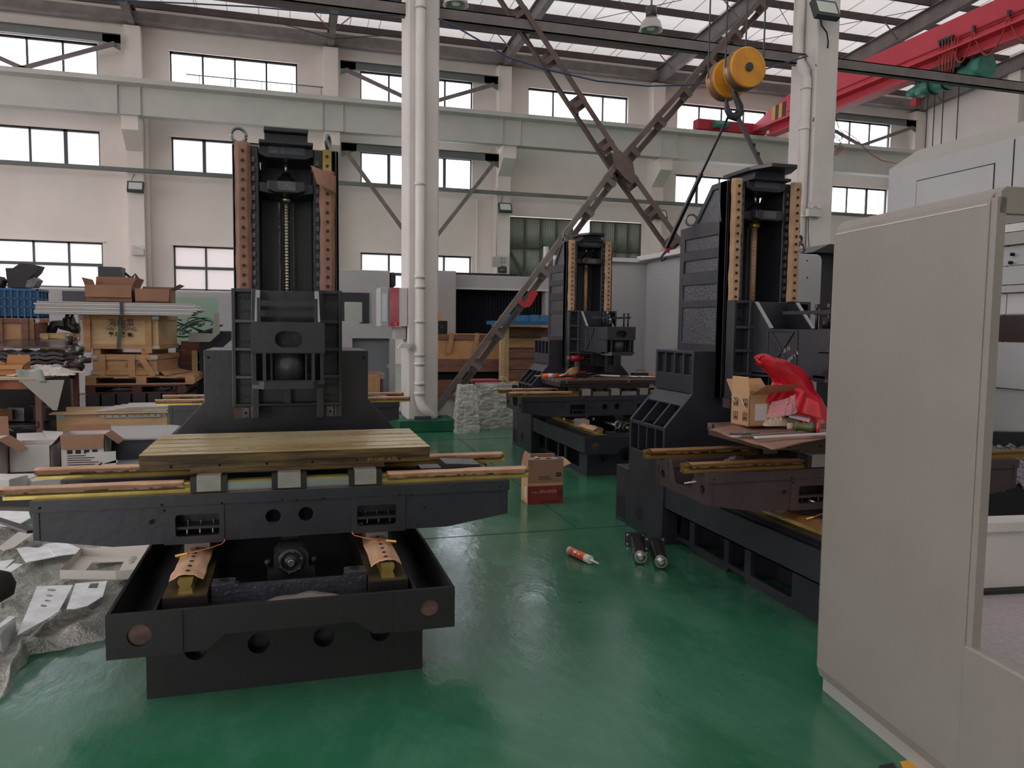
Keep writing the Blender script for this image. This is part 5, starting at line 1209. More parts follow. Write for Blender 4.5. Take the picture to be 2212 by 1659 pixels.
# wooden crates right of the near column
Yc = 12.2
t = T('wooden_crate', 'long worn plywood crate behind the foot of the lattice brace', 'crate', (W(1010, 800, Yc).x, Yc, 0))
xa, xb = W(930, 800, Yc).x, W(1078, 800, Yc).x; zt = W(1010, 722, Yc).z
z1_, z2_ = W(1010, 776, Yc).z, W(1010, 803, Yc).z
t.p('panel', B().box(xa, xb, Yc, Yc+1.0, z1_, zt), M('plywood_orange', (204, 156, 112), .7, col2=(182, 130, 88), ns=3, bs=.1, stretch=(1, 1, .4)), bevel=.004)
t.p('top_rail', B().box(xa, xb, Yc-.03, Yc, zt-.09, zt), m_wood3)
for f in (.25, .62): t.p('batten', B().bar((xa+(xb-xa)*f, Yc-.035, zt-.3), (xa+(xb-xa)*f+.06, Yc-.035, zt+.02), .02, .07, up=(1, 0, 0)), m_wood)
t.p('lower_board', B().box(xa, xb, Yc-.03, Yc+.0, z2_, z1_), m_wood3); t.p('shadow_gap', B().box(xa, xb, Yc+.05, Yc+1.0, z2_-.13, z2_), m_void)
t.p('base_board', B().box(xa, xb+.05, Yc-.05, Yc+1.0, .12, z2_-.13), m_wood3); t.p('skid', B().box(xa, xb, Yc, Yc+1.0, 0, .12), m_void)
Yd = 11.6
t = T('open_crate', 'open crate of stacked reddish planks beside the second row machine', 'crate', (W(1130, 800, Yd).x, Yd, 0))
xa, xb = W(1082, 800, Yd).x, W(1200, 800, Yd).x; zt = W(1130, 706, Yd).z; n = 8
for k in range(n): t.p('plank', B().box(xa+.12, xb, Yd+.4, Yd+.43, zt*(k+.04)/n, zt*(k+.96)/n), (m_wood3, m_wood3, m_wood, m_wood3)[k % 4])
for x in (xa, xa+.10): t.p('post', B().box(x, x+.06, Yd+.02+(x-xa), Yd+.12+(x-xa), 0, zt), m_wood2)
t.p('lid', B().box(xa+.1, xb, Yd, Yd+1.0, zt, zt+.03), m_wood)
zl = zt+.032
t = T('plastic_pallet', 'blue plastic pallet upside down on the plank crate', 'pallet', (W(1140, 690, Yd).x, Yd+.1, zl))
xa, xb = W(1078, 700, Yd+.1).x, W(1185, 700, Yd+.1).x
t.p('deck', B().box(xa, xb, Yd+.1, Yd+.9, zl, zl+.06), m_bluep)
for k, px0 in enumerate((1104, 1147, 1167)):
    q = W(px0, 690, Yd+.1)
    for yy in (Yd+.12, Yd+.7): t.p('foot', B().hexa([(q.x, yy, zl+.06), (q.x+.16, yy, zl+.06), (q.x+.16, yy+.16, zl+.06), (q.x, yy+.16, zl+.06), (q.x+.02, yy+.02, zl+.16), (q.x+.14, yy+.02, zl+.16), (q.x+.14, yy+.14, zl+.16), (q.x+.02, yy+.14, zl+.16)]), m_bluep)
t = T('control_unit', 'black electrical unit beside the near column', 'device', W(955, 700, 12.25)); q0, q1 = W(944, 719, 12.2), W(968, 693, 12.2)
t.p('case', B().box(q0.x, q1.x, 12.25, 12.6, W(1010, 722, Yc).z+.002, q1.z), m_cap, bevel=.006)
t.p('dial', B().cyl(Vector(((q0.x+q1.x)/2, 12.25, q1.z-.1)), Vector(((q0.x+q1.x)/2, 12.24, q1.z-.1)), .025), m_mach)
q0, q1 = W(944, 693, 12.3), W(953, 676, 12.3); single('yellow_box', 'small yellow box on top of the black unit', 'box', B().box(q0.x, q1.x, 12.3, 12.5, W(955, 693, 12.2).z+.002, q1.z), M('box_yellow', (196, 152, 70), .6))
t = T('red_stool', 'red lacquered stool in front of the plywood crate', 'stool', (2.63, 10.9, 0))
q0, q1 = W(1018, 830, 10.9), W(1082, 821, 10.9); mr = M('stool_red', (150, 26, 44), .35); zt = q1.z
t.p('seat', B().box(q0.x, q1.x, 10.9, 11.25, zt-.035, zt), M('stool_red_top', (176, 74, 84), .4), bevel=.004)
for x in (q0.x+.05, q1.x-.05):
    for y in (10.93, 11.2): t.p('leg', B().box(x-.025, x+.025, y-.02, y+.02, 0, zt-.035), mr)
t.p('apron', B().box(q0.x+.04, q1.x-.04, 10.94, 10.96, zt-.18, zt-.035), mr)
single('foam_offcut', 'pale yellow foam offcut lying by the plank crate', 'foam', B().grid(lambda u, v: (W(1080, 812, 11.4).x+.28*u, 11.3+.1*v, .62-.12*u+.03*math.sin(9*u)), 12, 4, True, .05), M('foam', (206, 190, 140), .9, bs=.5))
single('foam_support', 'dark folded cover under the foam offcut', 'cover', B().box(W(1078, 830, 11.4).x, W(1110, 830, 11.4).x, 11.2, 11.5, 0, .50), m_castb)
# film wrapped parts
m_film = M('stretch_film', (212, 208, 202), .16, col2=(160, 154, 150), ns=7, bs=.9, bn=9, spec=.8, stretch=(1, 1, 3))
def wrapped(label, x0, x1, y0, y1, h, taper, seed, ext=()):
    def f(u, v):
        a = 2*math.pi*u; sq = max(abs(math.cos(a)), abs(math.sin(a)))
        k = 1-(taper*v); dx, dy = math.cos(a)/sq, math.sin(a)/sq
        r_ = 1+.05*mnoise.noise(Vector((dx*3, dy*3, v*9+seed)))+.03*mnoise.noise(Vector((dx*9, dy*9, v*22+seed)))
        return ((x0+x1)/2+(x1-x0)/2*dx*k*r_*.94, (y0+y1)/2+(y1-y0)/2*dy*k*r_*.94, h*v*(1+.02*mnoise.noise(Vector((dx*2, dy*2, seed)))))
    b_ = B().grid(f, 72, 40, False); top = [Vector(f(i/72, 1)) for i in range(72)]; b_.add(top, [tuple(range(72))])
    t = T('wrapped_part', label, 'package', ((x0+x1)/2, (y0+y1)/2, 0)); t.p('film_wrap', b_, m_film); return t
wrapped('narrow tapering part wrapped in clear film beside the green kerb', 2.08, 2.42, 9.75, 10.05, .62, .34, 1)
wrapped('broad grey part wrapped in clear film beside the second row machine', 2.47, 3.0, 10.15, 10.55, .60, .10, 5)
# vent / machine parts: fire extinguisher notice & boxes on the pilaster by the gate
def flood(label, px, py, Y, s=1.0, cab=True):
    q = W(px, py, Y); t = T('flood_light', label, 'lamp', q, 'small floodlights on the wall columns' if Y > 20 else None)
    w_, h = .30*s, .22*s
    rt = Matrix.Rotation(math.radians(-25), 3, 'X')
    t.p('housing', B().cbox(q, (w_, .07*s, h), rt), m_dark, bevel=.004); n = rt @ Vector((0, -1, 0))
    t.p('lens', B().cbox(q+n*.04*s, (w_*.8, .006, h*.68), rt), M('lamp_glass', (196, 206, 196), .15))
    t.p('bracket', B().bar(q+Vector((0, .04, 0)), q+Vector((0, .149, .10)), .03, .03), m_dark)
    if cab: t.p('cable', B().tube([q+Vector((-.12, .06, .05)), q+Vector((-.12, .1, .25)), q+Vector((-.05, .15, .42))], .008, 5), m_cap)
flood('small floodlight on the wall column left of the near machine', 293, 404, 26.8, 1.6)
flood('small floodlight on the wall column beside the gate', 1091, 449, 26.8, 1.6)
flood('small floodlight behind the lattice brace, right of the gate', 1427, 464, 26.8, 1.6)
flood('large black floodlight at the top of the far right column', 1782, 22, 10.0, 1.35)
single('lamp_cable', 'black cable hanging below the large floodlight', 'cable', B().tube([W(1772, 38, 10.05), W(1775, 55, 10.1), W(1786, 70, 10.12), W(1789, 90, 10.15), W(1788, 104, 10.15)], .012, 6), m_cap)
def emerg(label, px, py, Y, s=1.0):
    q = W(px, py, Y); t = T('emergency_light', label, 'lamp', q); t.p('box', B().cbox(q, (.28*s, .09*s, .14*s)), m_wh, bevel=.005)
    for d in (-.09, .09): t.p('spot', B().lathe([(.02*s, -.03), (.055*s, .0), (.055*s, .02)], q+Vector((d*s, -.02, .12*s)), (0, -1, .2), 14), m_wh)
    return t
emerg('twin emergency light with sign on the left wall column', 298, 545, 26.85, 1.3)
emerg('twin emergency light on the far right column', 1757, 460, 10.16, .85)
single('thin_wire', 'thin wire below the emergency light on the right column', 'wire', B().tube([W(1747, 470, 10.192), W(1746, 500, 10.192), W(1748, 540, 10.192)], .006, 5), m_cap)
q = W(1072, 566, 26.85); t = T('switch_box', 'grey switch box on the wall column beside the gate', 'box', q); t.p('box', B().cbox(q, (.3, .1, .36)), m_sheet2); t.p('conduit', B().cyl(q+Vector((.0, 0, .18)), q+Vector((.0, 0, 2.6)), .02), m_wh)
q = W(1085, 583, 26.85); t = T('exit_sign', 'black and white notice panels on the wall column', 'sign', q)
t.p('board', B().cbox(q, (.32, .03, .22)), m_cap); t.p('notice', B().cbox(q+Vector((0, 0, .34)), (.32, .03, .34)), m_wh)
for k in range(4): t.p('text_line', B().cbox(q+Vector((.02*(k % 2), -.018, .24+.06*k)), (.26, .004, .018)), m_inkb)
lettering('← 出口 →', .10, m_wh, q+Vector((0, -.02, 0)), (1, 0, 0), (0, 0, 1), t.r, q)
def highbay(label, px, py, Y, s=1.0):
    q = W(px, py, Y); t = T('high_bay_lamp', label, 'lamp', q, None)
    t.p('reflector', B().lathe([(.09*s, .24*s), (.17*s, .15*s), (.21*s, .02*s), (.22*s, 0), (.20*s, 0), (.08*s, .2*s)], q, n=24), M('lamp_alu', (190, 186, 182), .3, .5))
    t.p('bulb', B().lathe([(.03*s, .16*s), (.09*s, .08*s), (.07*s, .02*s)], q, n=14), M('bulb_white', (230, 228, 224), .3)); t.p('ballast', B().cyl(q+Vector((0, 0, .24*s)), q+Vector((0, 0, .42*s)), .10*s, n=14), m_mach)
    t.p('stem', B().cyl(q+Vector((0, 0, .42*s)), (q.x, q.y, zr(q.y)+.19), .02*s, n=6), m_steel)
highbay('bell shaped lamp hanging between the brace and the hook block', 1406, 66, 19.5, 1.45); highbay('bell shaped lamp at the top edge right of the near column', 985, 12, 17.0, 1.3); highbay('bell shaped lamp behind the crane hoist on the right', 2102, 140, 21.0, 1.6)
# strung cables
mb = M('cable_blue', (46, 70, 108), .5)
single('blue_cable', 'blue cable sagging from the near column towards the hook block', 'cable', B().tube([W(947, 40, 10.15), W(985, 58, 10.15), W(1040, 90, 10.15), W(1100, 125, 10.15), W(1180, 150, 10.15), W(1290, 175, 10.15), W(1400, 186, 10.15), W(1480, 184, 10.15), W(1545, 176, 10.15), W(1620, 160, 10.15), W(1690, 138, 10.15), W(1745, 121, 10.12)], .011, 6), mb)
single('blue_cable', 'blue cable running left from the near column to the frame edge', 'cable', B().tube([W(-20, -14, 10.15), W(200, -2, 10.15), W(420, 8, 10.15), W(550, 15, 10.15), W(720, 30, 10.15), W(865, 34, 10.15)], .009, 6), mb)
single('ceiling_wire', 'fine wire drooping from the roof left of the near column', 'wire', B().tube([W(540, 33, 14), W(640, 60, 14), W(720, 84, 14), W(800, 78, 14), W(866, 76, 14)], .008, 5), m_cap)
t = T('cable_coil', 'loop of dark and red cable hanging off the right column', 'cable', W(1810, 300, 10.6))
for (cx, cy, R) in ((1806, 300, .11), (1812, 292, .08), (1800, 310, .13)): t.p('loop', B().ring(W(cx, cy, 10.6), (0, 1, 0), R, .006, 26, 5), m_cap)
for R in (.13, .15, .17): t.p('loop', B().ring(W(1802, 312, 10.62), (0, 1, .1), R, .005, 26, 5, 180, 360), m_cabr)
t.p('hanging_rod', B().tube([W(1784, 186, 10.6), W(1795, 215, 10.6), W(1812, 278, 10.6)], .007, 6), m_cap)
t.p('tail', B().tube([W(1824, 282, 10.6), W(1850, 300, 10.6), W(1866, 318, 10.6), W(1880, 332, 10.6), W(1905, 347, 10.6), W(1936, 353, 10.6)], .006, 6), m_cabr)
t.p('bracket_rod', B().tube([W(1762, 140, 10.2), W(1772, 162, 10.3), W(1784, 184, 10.4), W(1770, 215, 10.3), W(1756, 262, 10.2)], .008, 6), m_cap)
# ------------------------------------------------------------------ things on the floor and on the machines
m_bub = M('bubble_wrap', (226, 222, 216), .14, col2=(190, 186, 178), ns=7, bs=1.0, bn=90, spec=1.0, alpha=.66)
m_pan = M('panel_white', (242, 243, 246), .5, col2=(214, 216, 220), ns=9)
m_pan2 = M('panel_cream', (204, 198, 190), .5)
# bubble wrap spread under the loose sheet metal, left
def poly_interp(L, v):
    q = v*(len(L)-1); i = min(len(L)-2, int(q)); f = q-i; return L[i]*(1-f)+L[i+1]*f
LB = [G(-60, 1560), G(-80, 1440), G(-90, 1330), G(-80, 1240), G(-60, 1180), G(-40, 1140)]
RB = [G(8, 1512), G(68, 1424), G(160, 1404), G(222, 1392), G(330, 1250), G(420, 1120)]
def bw(u, v):
    a, b_ = poly_interp(LB, v), poly_interp(RB, v); p_ = a.lerp(b_, u)
    n = mnoise.noise(Vector((p_.x*3.2, p_.y*2.5, 1)))+.6*mnoise.noise(Vector((p_.x*8, p_.y*5, 2)))
    e = min(1, min(u, 1-u, v*2)*9)
    ridge = .05*math.exp(-((u-.9)/.07)**2)
    return (p_.x+.03*mnoise.noise(Vector((v*14, 3, 0)))*(u > .8), p_.y, max(.003, .012+.034*(n+.3)*e+.014*abs(mnoise.noise(Vector((p_.x*22, p_.y*13, 5))))*e+ridge*abs(math.sin(v*9))))
b_ = B().grid(bw, 130, 190, True)
o = single('bubble_wrap', 'sheet of clear bubble wrap spread on the floor under loose panels', 'bubble wrap', b_, m_bub)
b2 = B().grid(lambda u, v: (lambda p_: (p_.x, p_.y, max(.004, .045+.06*math.sin(u*7+v*3)*math.sin(math.pi*v)*u+.02*mnoise.noise(Vector((u*9, v*9, 3))))))(G(-60, 1480).lerp(G(60, 1400), u).lerp(G(-70, 1380).lerp(G(235, 1330), u), v)), 60, 26, True)
single('bubble_wrap', 'folded bubble wrap flap at the front of the loose panels', 'bubble wrap', b2, m_bub)
def flat(label, pts, z, mat, th=.004, holes=(), name='sheet_panel'):
    q = [G(a, b_, z) for a, b_ in pts]; q = [(p_.x, p_.y) for p_ in q]
    hs = [[(G(a, b_, z).x, G(a, b_, z).y) for a, b_ in h] for h in holes]
    return single('metal_sheet', label, 'sheet', B().prism(q, 'z', z, z+th, holes=hs), mat, 'loose white sheet metal panels on the bubble wrap')
def ell(cx, cy, rx, ry, n=14): return [(cx+rx*math.cos(2*math.pi*i/n), cy+ry*math.sin(2*math.pi*i/n)) for i in range(n)]
flat('white perforated panel with round knockouts nearest the camera', [(37, 1374), (80, 1268), (158, 1265), (125, 1326)], .075, m_pan, holes=[ell(112, 1276, 10, 3), ell(108, 1288, 8, 2.6), ell(104, 1299, 7, 2.4), ell(95, 1310, 8, 2.8)])
flat('cream panel with a square cutout right of the perforated one', [(142, 1322), (163, 1262), (232, 1256), (222, 1290), (190, 1310)], .072, m_pan, holes=[[(190, 1272), (196, 1261), (214, 1260), (210, 1272)]])
flat('white panel with a clipped corner under the saddle end', [(36, 1186), (98, 1176), (158, 1196), (56, 1216)], .07, m_pan)
flat('white triangular panel pair beside the grey open frame', [(98, 1176), (140, 1172), (192, 1194), (118, 1202)], .075, m_pan)
flat('large cream panel lying under the saddle', [(200, 1200), (228, 1172), (330, 1172), (305, 1200)], .07, m_pan2)
flat('long cream strip angled under the saddle left end', [(-5, 1185), (40, 1150), (72, 1155), (30, 1184), (10, 1190)], .074, m_pan2)
flat('white offcut at the left picture edge', [(-8, 1215), (32, 1209), (4, 1236), (-8, 1240)], .072, m_pan)
flat('second white offcut at the left picture edge', [(0, 1238), (30, 1218), (50, 1220), (20, 1240), (-6, 1248)], .08, m_pan)
flat('pale blue-white panel behind the saddle end', [(-10, 1135), (-10, 1104), (62, 1106), (66, 1120), (30, 1140)], .07, m_pan)
t = T('frame_tray', 'white folded sheet frame with a large cutout beside the coolant tray', 'frame', G(220, 1230, .07))
z = .07
pts = [(130, 1252), (176, 1202), (330, 1204), (300, 1250), (250, 1254)]
q = [(G(a, b_, z).x, G(a, b_, z).y) for a, b_ in pts]; hol = [(G(a, b_, z).x, G(a, b_, z).y) for a, b_ in ((176, 1244), (200, 1216), (268, 1214), (252, 1244))]
t.p('plate', B().prism(q, 'z', z, z+.004, holes=[hol]), m_pan2)
for (a, b_) in ((0, 1), (1, 2), (3, 4), (4, 0)):
    A, B_ = Vector((*q[a], z)), Vector((*q[b_], z)); t.p('folded_edge', B().hexa([A, B_, B_+Vector((0, .003, 0)), A+Vector((0, .003, 0)), A+Vector((0, 0, .05)), B_+Vector((0, 0, .05)), B_+Vector((0, .003, .05)), A+Vector((0, .003, .05))]), m_pan2)
t = T('black_bracket', 'small black bracket with two slots on the cream panel', 'bracket', G(222, 1194, .08))
q0 = G(204, 1197, .078); q1 = G(243, 1194, .078)
t.p('plate', B().prism([(q0.x, .078), (q1.x, .078), (q1.x, .106), (q0.x, .104)], 'y', q0.y, q0.y+.004, holes=[rrect(q0.x+.008, q0.x+.018, .084, .100, .004), rrect(q1.x-.018, q1.x-.008, .086, .102, .004)]), m_cap)
single('sheet_channel', 'narrow black channel poking in from the left below the saddle', 'channel', B().bar(G(-20, 1118, .12), W(70, 1148, 4.55), .05, .015), m_cap)
single('blue_bracket', 'small blue-grey bracket under the saddle left end', 'bracket', B().hexa([G(54, 1178, .078), G(68, 1170, .078), G(96, 1170, .078), G(84, 1180, .078)]+[G(54, 1178, .084), G(68, 1170, .084), G(96, 1170, .084), G(84, 1180, .084)]), m_mach)
single('corner_sheet', 'upright white folded panel at the left picture edge', 'panel', B().hexa([G(-60, 1420, .0), G(8, 1425, .0), G(36, 1375, .0), G(-20, 1370, .0), G(-60, 1400, .16), G(0, 1372, .12), G(34, 1332, .12), G(20, 1330, .12)]), m_pan)
single('dark_jacket_sleeve', 'dark round shape at the left picture edge on the bubble wrap', 'sleeve', B().lathe([(.02, 0), (.07, .03), (.08, .08), (.06, .13), (.02, .15)], G(-6, 1300, .06), n=18), M('cloth_dark', (40, 32, 32), .9, bs=.5))
# cartons and white boxes behind the saddle, left
ct = carton('white and red printed carton with open brown flaps, behind the saddle', -2.03, -1.66, 7.95, 8.25, 0, .34, M('carton_white', (206, 196, 194), .7), (('f', 172, .13), ('b', 5, .06), ('l', 140, .15), ('r', 130, .15)), m_card)
m_tl = m_ink
for k in range(4):
    ct.p('print_mark', B().box(-.13+.07*k, -.085+.07*k, -.1525, -.1505, .165, .2), m_ink)
for k in range(6):
    ct.p('print_line', B().box(-.13, .02 if k == 0 else .13-.03*(k % 3), -.1525, -.1505, .142-.021*k, .149-.021*k), m_ink)
ct.p('red_band', B().box(-.185, .11, -.1525, -.1505, .004, .018), M('print_red', (196, 60, 52), .6))
ct = carton('second white and red printed carton at the left picture edge', -2.86, -2.47, 7.75, 8.05, 0, .34, M('carton_white', (206, 196, 194), .7), (('f', 172, .13), ('b', 5, .17), ('r', 125, .2)), m_card)
ct.p('print_line', B().box(.06, .17, -.1525, -.1505, .1, .11), m_ink); ct.p('print_line', B().box(.08, .18, -.1525, -.1505, .06, .08), m_ink); ct.p('red_band', B().box(-.19, .195, -.1525, -.1505, .004, .018), M('print_red', (196, 60, 52), .6))
t = T('white_tray_box', 'open white sheet metal box between the two printed cartons', 'box', (-2.3, 8.0, 0))
t.p('body', B().box(-2.46, -2.12, 7.98, 7.99, 0, .25).box(-2.46, -2.12, 8.35, 8.36, 0, .25).box(-2.46, -2.45, 7.98, 8.36, 0, .25).box(-2.13, -2.12, 7.98, 8.36, 0, .25).box(-2.46, -2.12, 7.98, 8.36, 0, .01), m_wh, bevel=.002)
single('folded_sheet', 'white folded panel standing behind the open white box', 'panel', B().hexa([W(36, 968, 9.0), W(112, 968, 9.0), W(112, 968, 9.1), W(36, 968, 9.1), W(36, 936, 9.2), W(92, 934, 9.2), W(92, 934, 9.3), W(36, 936, 9.3)]), m_wh)
single('bent_sheet', 'bent white panel with a rounded recess beside the folded one', 'panel', B().hexa([W(112, 970, 8.9), W(130, 972, 8.9), W(130, 970, 9.1), W(112, 968, 9.1), W(92, 932, 9.2), W(136, 934, 9.2), W(136, 932, 9.3), W(92, 930, 9.3)]), m_wh)
single('switch_plate', 'white sheet plate with square punch marks right of the printed carton', 'plate', B().prism([(W(192, 1012, 7.8).x, .01), (W(256, 1012, 7.8).x, .01), (W(256, 1012, 7.8).x, .215), (W(192, 1012, 7.8).x, .21)], 'y', 7.7, 7.71, holes=[rrect(W(219, 995, 7.7).x, W(222, 995, 7.7).x, .10, .125, .002), rrect(W(251, 995, 7.7).x, W(254, 995, 7.7).x, .11, .135, .002)]), m_wh)
for k, (px, py, s_) in enumerate(((12, 1072, .16), (44, 1062, .13), (68, 1060, .09), (100, 1062, .12))):
    q = G(px, py, 0); single('sheet_box', ('white sheet box at the left edge behind the saddle', 'white box with a diagonal fold behind the saddle', 'narrow white box with a dark label behind the saddle', 'pile of small white sheets behind the saddle')[k], 'box', B().cbox((q.x, q.y, s_/2), (.24, .2, s_), Matrix.Rotation(.3*k-.4, 3, 'Z')), m_wh, bevel=.004)
for k, (px, py) in enumerate(((265, 985), (280, 1000), (230, 968))):
    q = G(px, py, .02); single('floor_sheet', ('pale sheet lying behind the worktable corner', 'grey sheet with a dark slot beside the worktable', 'cream sheet below the grey box')[k], 'sheet', B().cbox((q.x, q.y, .02+.01*k), (.5, .3, .01), Matrix.Rotation(.4*k, 3, 'Z')), (m_wh, m_sheet2, m_wood2)[k])
for k, (px, py) in enumerate(((20, 1092), (90, 1092))):
    q = G(px, py, 0); single('black_tray', ('black shallow tray with pale rim at the left edge', 'black shallow tray with pale rim beside the saddle')[k], 'tray', B().box(q.x-.17, q.x+.17, q.y-.02, q.y+.25, 0, .07).box(q.x-.18, q.x+.18, q.y-.03, q.y+.26, .07, .078), m_cap if k else m_castb)
single('black_hose', 'black hose looped on the floor by the bench leg', 'hose', B().tube([W(14, 922, 9.3), W(30, 932, 9.0), W(50, 925, 9.1), W(75, 927, 9.0), W(84, 921, 9.1), W(82, 912, 9.3)], .014, 6), m_cap)
# carton standing on the floor between the machines
ct = carton('brown and red printed carton standing on the green floor', 1.80, 2.09, 5.70, 5.90, 0, .295, m_cardl, (('l', -12, .10), ('b', 4, .07)), m_card)
ct.r.rotation_euler.z = math.radians(-2)
m_box_r = M('print_dark_red', (124, 34, 34), .7)
ct.p('front_panel', B().box(-.145, .145, -.1035, -.1005, .175, .36), m_card); ct.p('red_panel', B().box(-.145, .145, -.104, -.1005, .0, .145), m_box_r)
ct.p('pale_edge', B().box(-.14, .145, -.1045, -.1005, .355, .372), m_wh)
for k in range(3): ct.p('edge_slot', B().box(-.09+.09*k, -.05+.09*k, -.1052, -.104, .36, .367), m_ink)
ct.p('flap', B().hexa([Vector(p_) for p_ in ((.145, -.1, .29), (.145, .1, .29), (.22, .08, .325), (.235, -.02, .30), (.145, -.1, .294), (.145, .1, .294), (.22, .08, .329), (.235, -.02, .304))]), m_cardl)
def flipped(txt, size, mat, x, z):
    me = text_mesh(txt, size); mt = Matrix(((-1, 0, 0, x), (0, 0, 1, -.1062), (0, -1, 0, z), (0, 0, 0, 1)))
    me.transform(mt); me.materials.clear(); me.materials.append(mat); o_ = bpy.data.objects.new('lettering', me); COL.objects.link(o_); o_.parent = ct.r
ct.p('label_patch', B().box(-.125, -.06, -.1055, -.104, .085, .108), m_ink)
flipped('eternal', .05, M('print_pale', (196, 140, 128), .7), .02, .097); flipped('PENS', .026, M('print_pale', (196, 140, 128), .7), -.092, .097); flipped('R', .085, m_ink, .115, .09)
flipped('BOM-69 NPI-4', .026, m_ink, .03, .02)
ct.p('label_patch', B().box(.085, .128, -.1055, -.1035, .235, .248), m_ink); ct.p('label_patch', B().box(.085, .128, -.1055, -.1035, .218, .230), m_ink)
for k in range(3): ct.p('print_line', B().box(-.06, .05-.01*k, -.1055, -.1035, .195+.012*k, .198+.012*k), m_ink)
ct.p('paper_label', B().box(-.1475, -.1455, -.06, -.02, .04, .13), m_wh)
single('crumpled_tissue', 'small crumpled white tissue in the printed carton', 'tissue', B().lathe([(.01, 0), (.03, .02), (.02, .05), (.005, .06)], (1.9, 5.82, .30), n=7), m_wh)
# sealant cartridge
p0 = G(1232, 1190, .028); p1 = G(1270, 1207, .028); d = (p1-p0).normalized()
t = T('sealant_cartridge', 'orange and white sealant cartridge lying on the green floor', 'cartridge', p0)
m_or = M('label_orange', (226, 92, 48), .4); m_cw = M('plastic_white', (226, 222, 214), .35)
t.p('tube', B().cyl(p0-d*.012, p0+d*.205, .0245, n=24), m_cw); t.p('label_sleeve', B().cyl(p0+d*.012, p0+d*.165, .0252, n=24, cap=False), m_or)
t.p('nozzle', B().lathe([(.012, .205), (.010, .22), (.007, .225), (.004, .285)], p0, tuple(d), 12), m_cw)
up_ = Vector((0, 0, 1)); 
s_ = d.cross(up_).normalized()
nrm_ = (Vector((0, 0, EYE))-p0); nrm_ = (nrm_-d*nrm_.dot(d)).normalized()
sd_ = nrm_.cross(d)
for k_, (u_, v_, a_, b2_, mm_) in enumerate(((.075, .006, .03, .016, m_cw), (.05, .004, .018, .014, m_redd), (.085, -.006, .016, .006, m_inkb), (.115, .004, .014, .01, m_cw), (.07, -.016, .01, .01, m_cw))):
    c_ = p0+d*u_+sd_*v_+nrm_*math.sqrt(max(0, .0258**2-v_**2)); n_ = (nrm_*math.sqrt(max(0, .0258**2-v_**2))+sd_*v_).normalized()
    t.p('label_mark', B().bar(c_-d*a_/2, c_+d*a_/2, b2_, .0008, up=n_), mm_)
# two black spindle motors / grease cartridges on the floor
for k, (a, b_) in enumerate((((1383, 1211), (1362, 1163)), ((1427, 1221), (1404, 1173)))):
    q0 = G(a[0], a[1]-10, .045); q1 = G(b_[0]+10, b_[1]+2, .045); d = (q1-q0).normalized(); s_ = d.cross(Vector((0, 0, 1)))
    t = T('levelling_jack', ('black cylinder unit with chrome end, left of two on the floor', 'black cylinder unit with chrome end, right of two on the floor')[k], 'cylinder', (q0.x, q0.y, 0), 'cylinder units on the floor')
    t.p('body', B().bar(q0, q1, .062, .062), M('anodised_black', (26, 26, 32), .3, .3), bevel=.006)
    t.p('groove', B().bar(q0+Vector((0, 0, .0315)), q1+Vector((0, 0, .0315)), .012, .003), m_hole)
    t.p('end_cap', B().cyl(q0, q0-d*.028, .036, n=28), m_screw)
    t.p('end_boss', B().lathe([(.030, 0), (.028, .004), (.016, .002), (.012, .010)], q0-d*.028, tuple(-d), 24), m_rail)
    fl = B().bar(q1, q1+d*.012, .13, .088); t.p('flange', fl, m_cap)
    for u in (-.05, .05):
        for v in (-.03, .03): t.p('flange_bolt', B().cyl(q1+s_*u+Vector((0, 0, v)), q1+s_*u+Vector((0, 0, v))-d*.006, .007, n=8), m_screw)
# red bag, cartons, tools on the near right worktable
zt = .853
t3y = -.08
cb = B().grid(lambda u, v: (lambda p_: (p_.x, p_.y, zt+.018+.012*math.sin(5*u)*v-(.05 if False else 0)+.006*mnoise.noise(Vector((u*5, v*5, 0)))))(W(1532, 925, 3.72).lerp(W(1668, 968, 3.05), u).lerp(W(1690, 880, 4.1).lerp(W(1840, 940, 3.2), u), v)), 20, 16, True, .004)
def cs(px, py):  return G(px, py, zt+.02)
cq = [cs(1532, 925), cs(1668, 967), cs(1830, 935), cs(1700, 900)]
cb = B().grid(lambda u, v: (lambda p_: (p_.x, p_.y, zt+.014+.007*math.sin(7*u+2)*math.sin(3*v)+.008*mnoise.noise(Vector((u*4, v*4, 0)))))(cq[0].lerp(cq[1], u).lerp(cq[3].lerp(cq[2], u), v)), 24, 20, True, .004)
single('cardboard_sheet', 'flattened brown cardboard sheet lying on the near right worktable', 'cardboard', cb, M('cardboard_pinkish', (146, 108, 92), .8, col2=(128, 92, 80), ns=4))
zc = zt+.026
a = G(1578, 915, zc); b_ = G(1617, 922, zc); hgt = .23
dd = (b_-a); ang2 = math.atan2(dd.y, dd.x)
w_ = dd.length
e = Vector((-dd.y, dd.x, 0)).normalized()
ctr = (a+b_)/2+e*.13
ct = carton('open brown carton with handling symbols on the near right worktable', ctr.x-w_/2, ctr.x+w_/2, ctr.y-.13, ctr.y+.13, zc, zc+.17, m_cardl, (('f', 3, .09), ('l', 40, .09), ('b', 20, .08), ('r', 62, .12)), m_cardl, rz=ang2)
for k in range(4):
    x = -.032+.062*(k % 2)*w_/.12; z = .05+.075*(k//2)
    ct.p('handling_symbol', B().prism([(x-.016, z-.022), (x+.016, z-.022), (x+.016, z+.022), (x-.016, z+.022)], 'y', -.1325, -.1305, holes=[[(x-.013, z-.019), (x+.013, z-.019), (x+.013, z+.019), (x-.013, z+.019)]]).box(x-.008, x+.008, -.1325, -.1305, z-.014, z-.002).box(x-.002, x+.002, -.1325, -.1305, z, z+.014), m_ink)
ct.p('shipping_label', B().box(w_/2+.0005, w_/2+.002, -.09, -.01, .03, .12), m_wh)
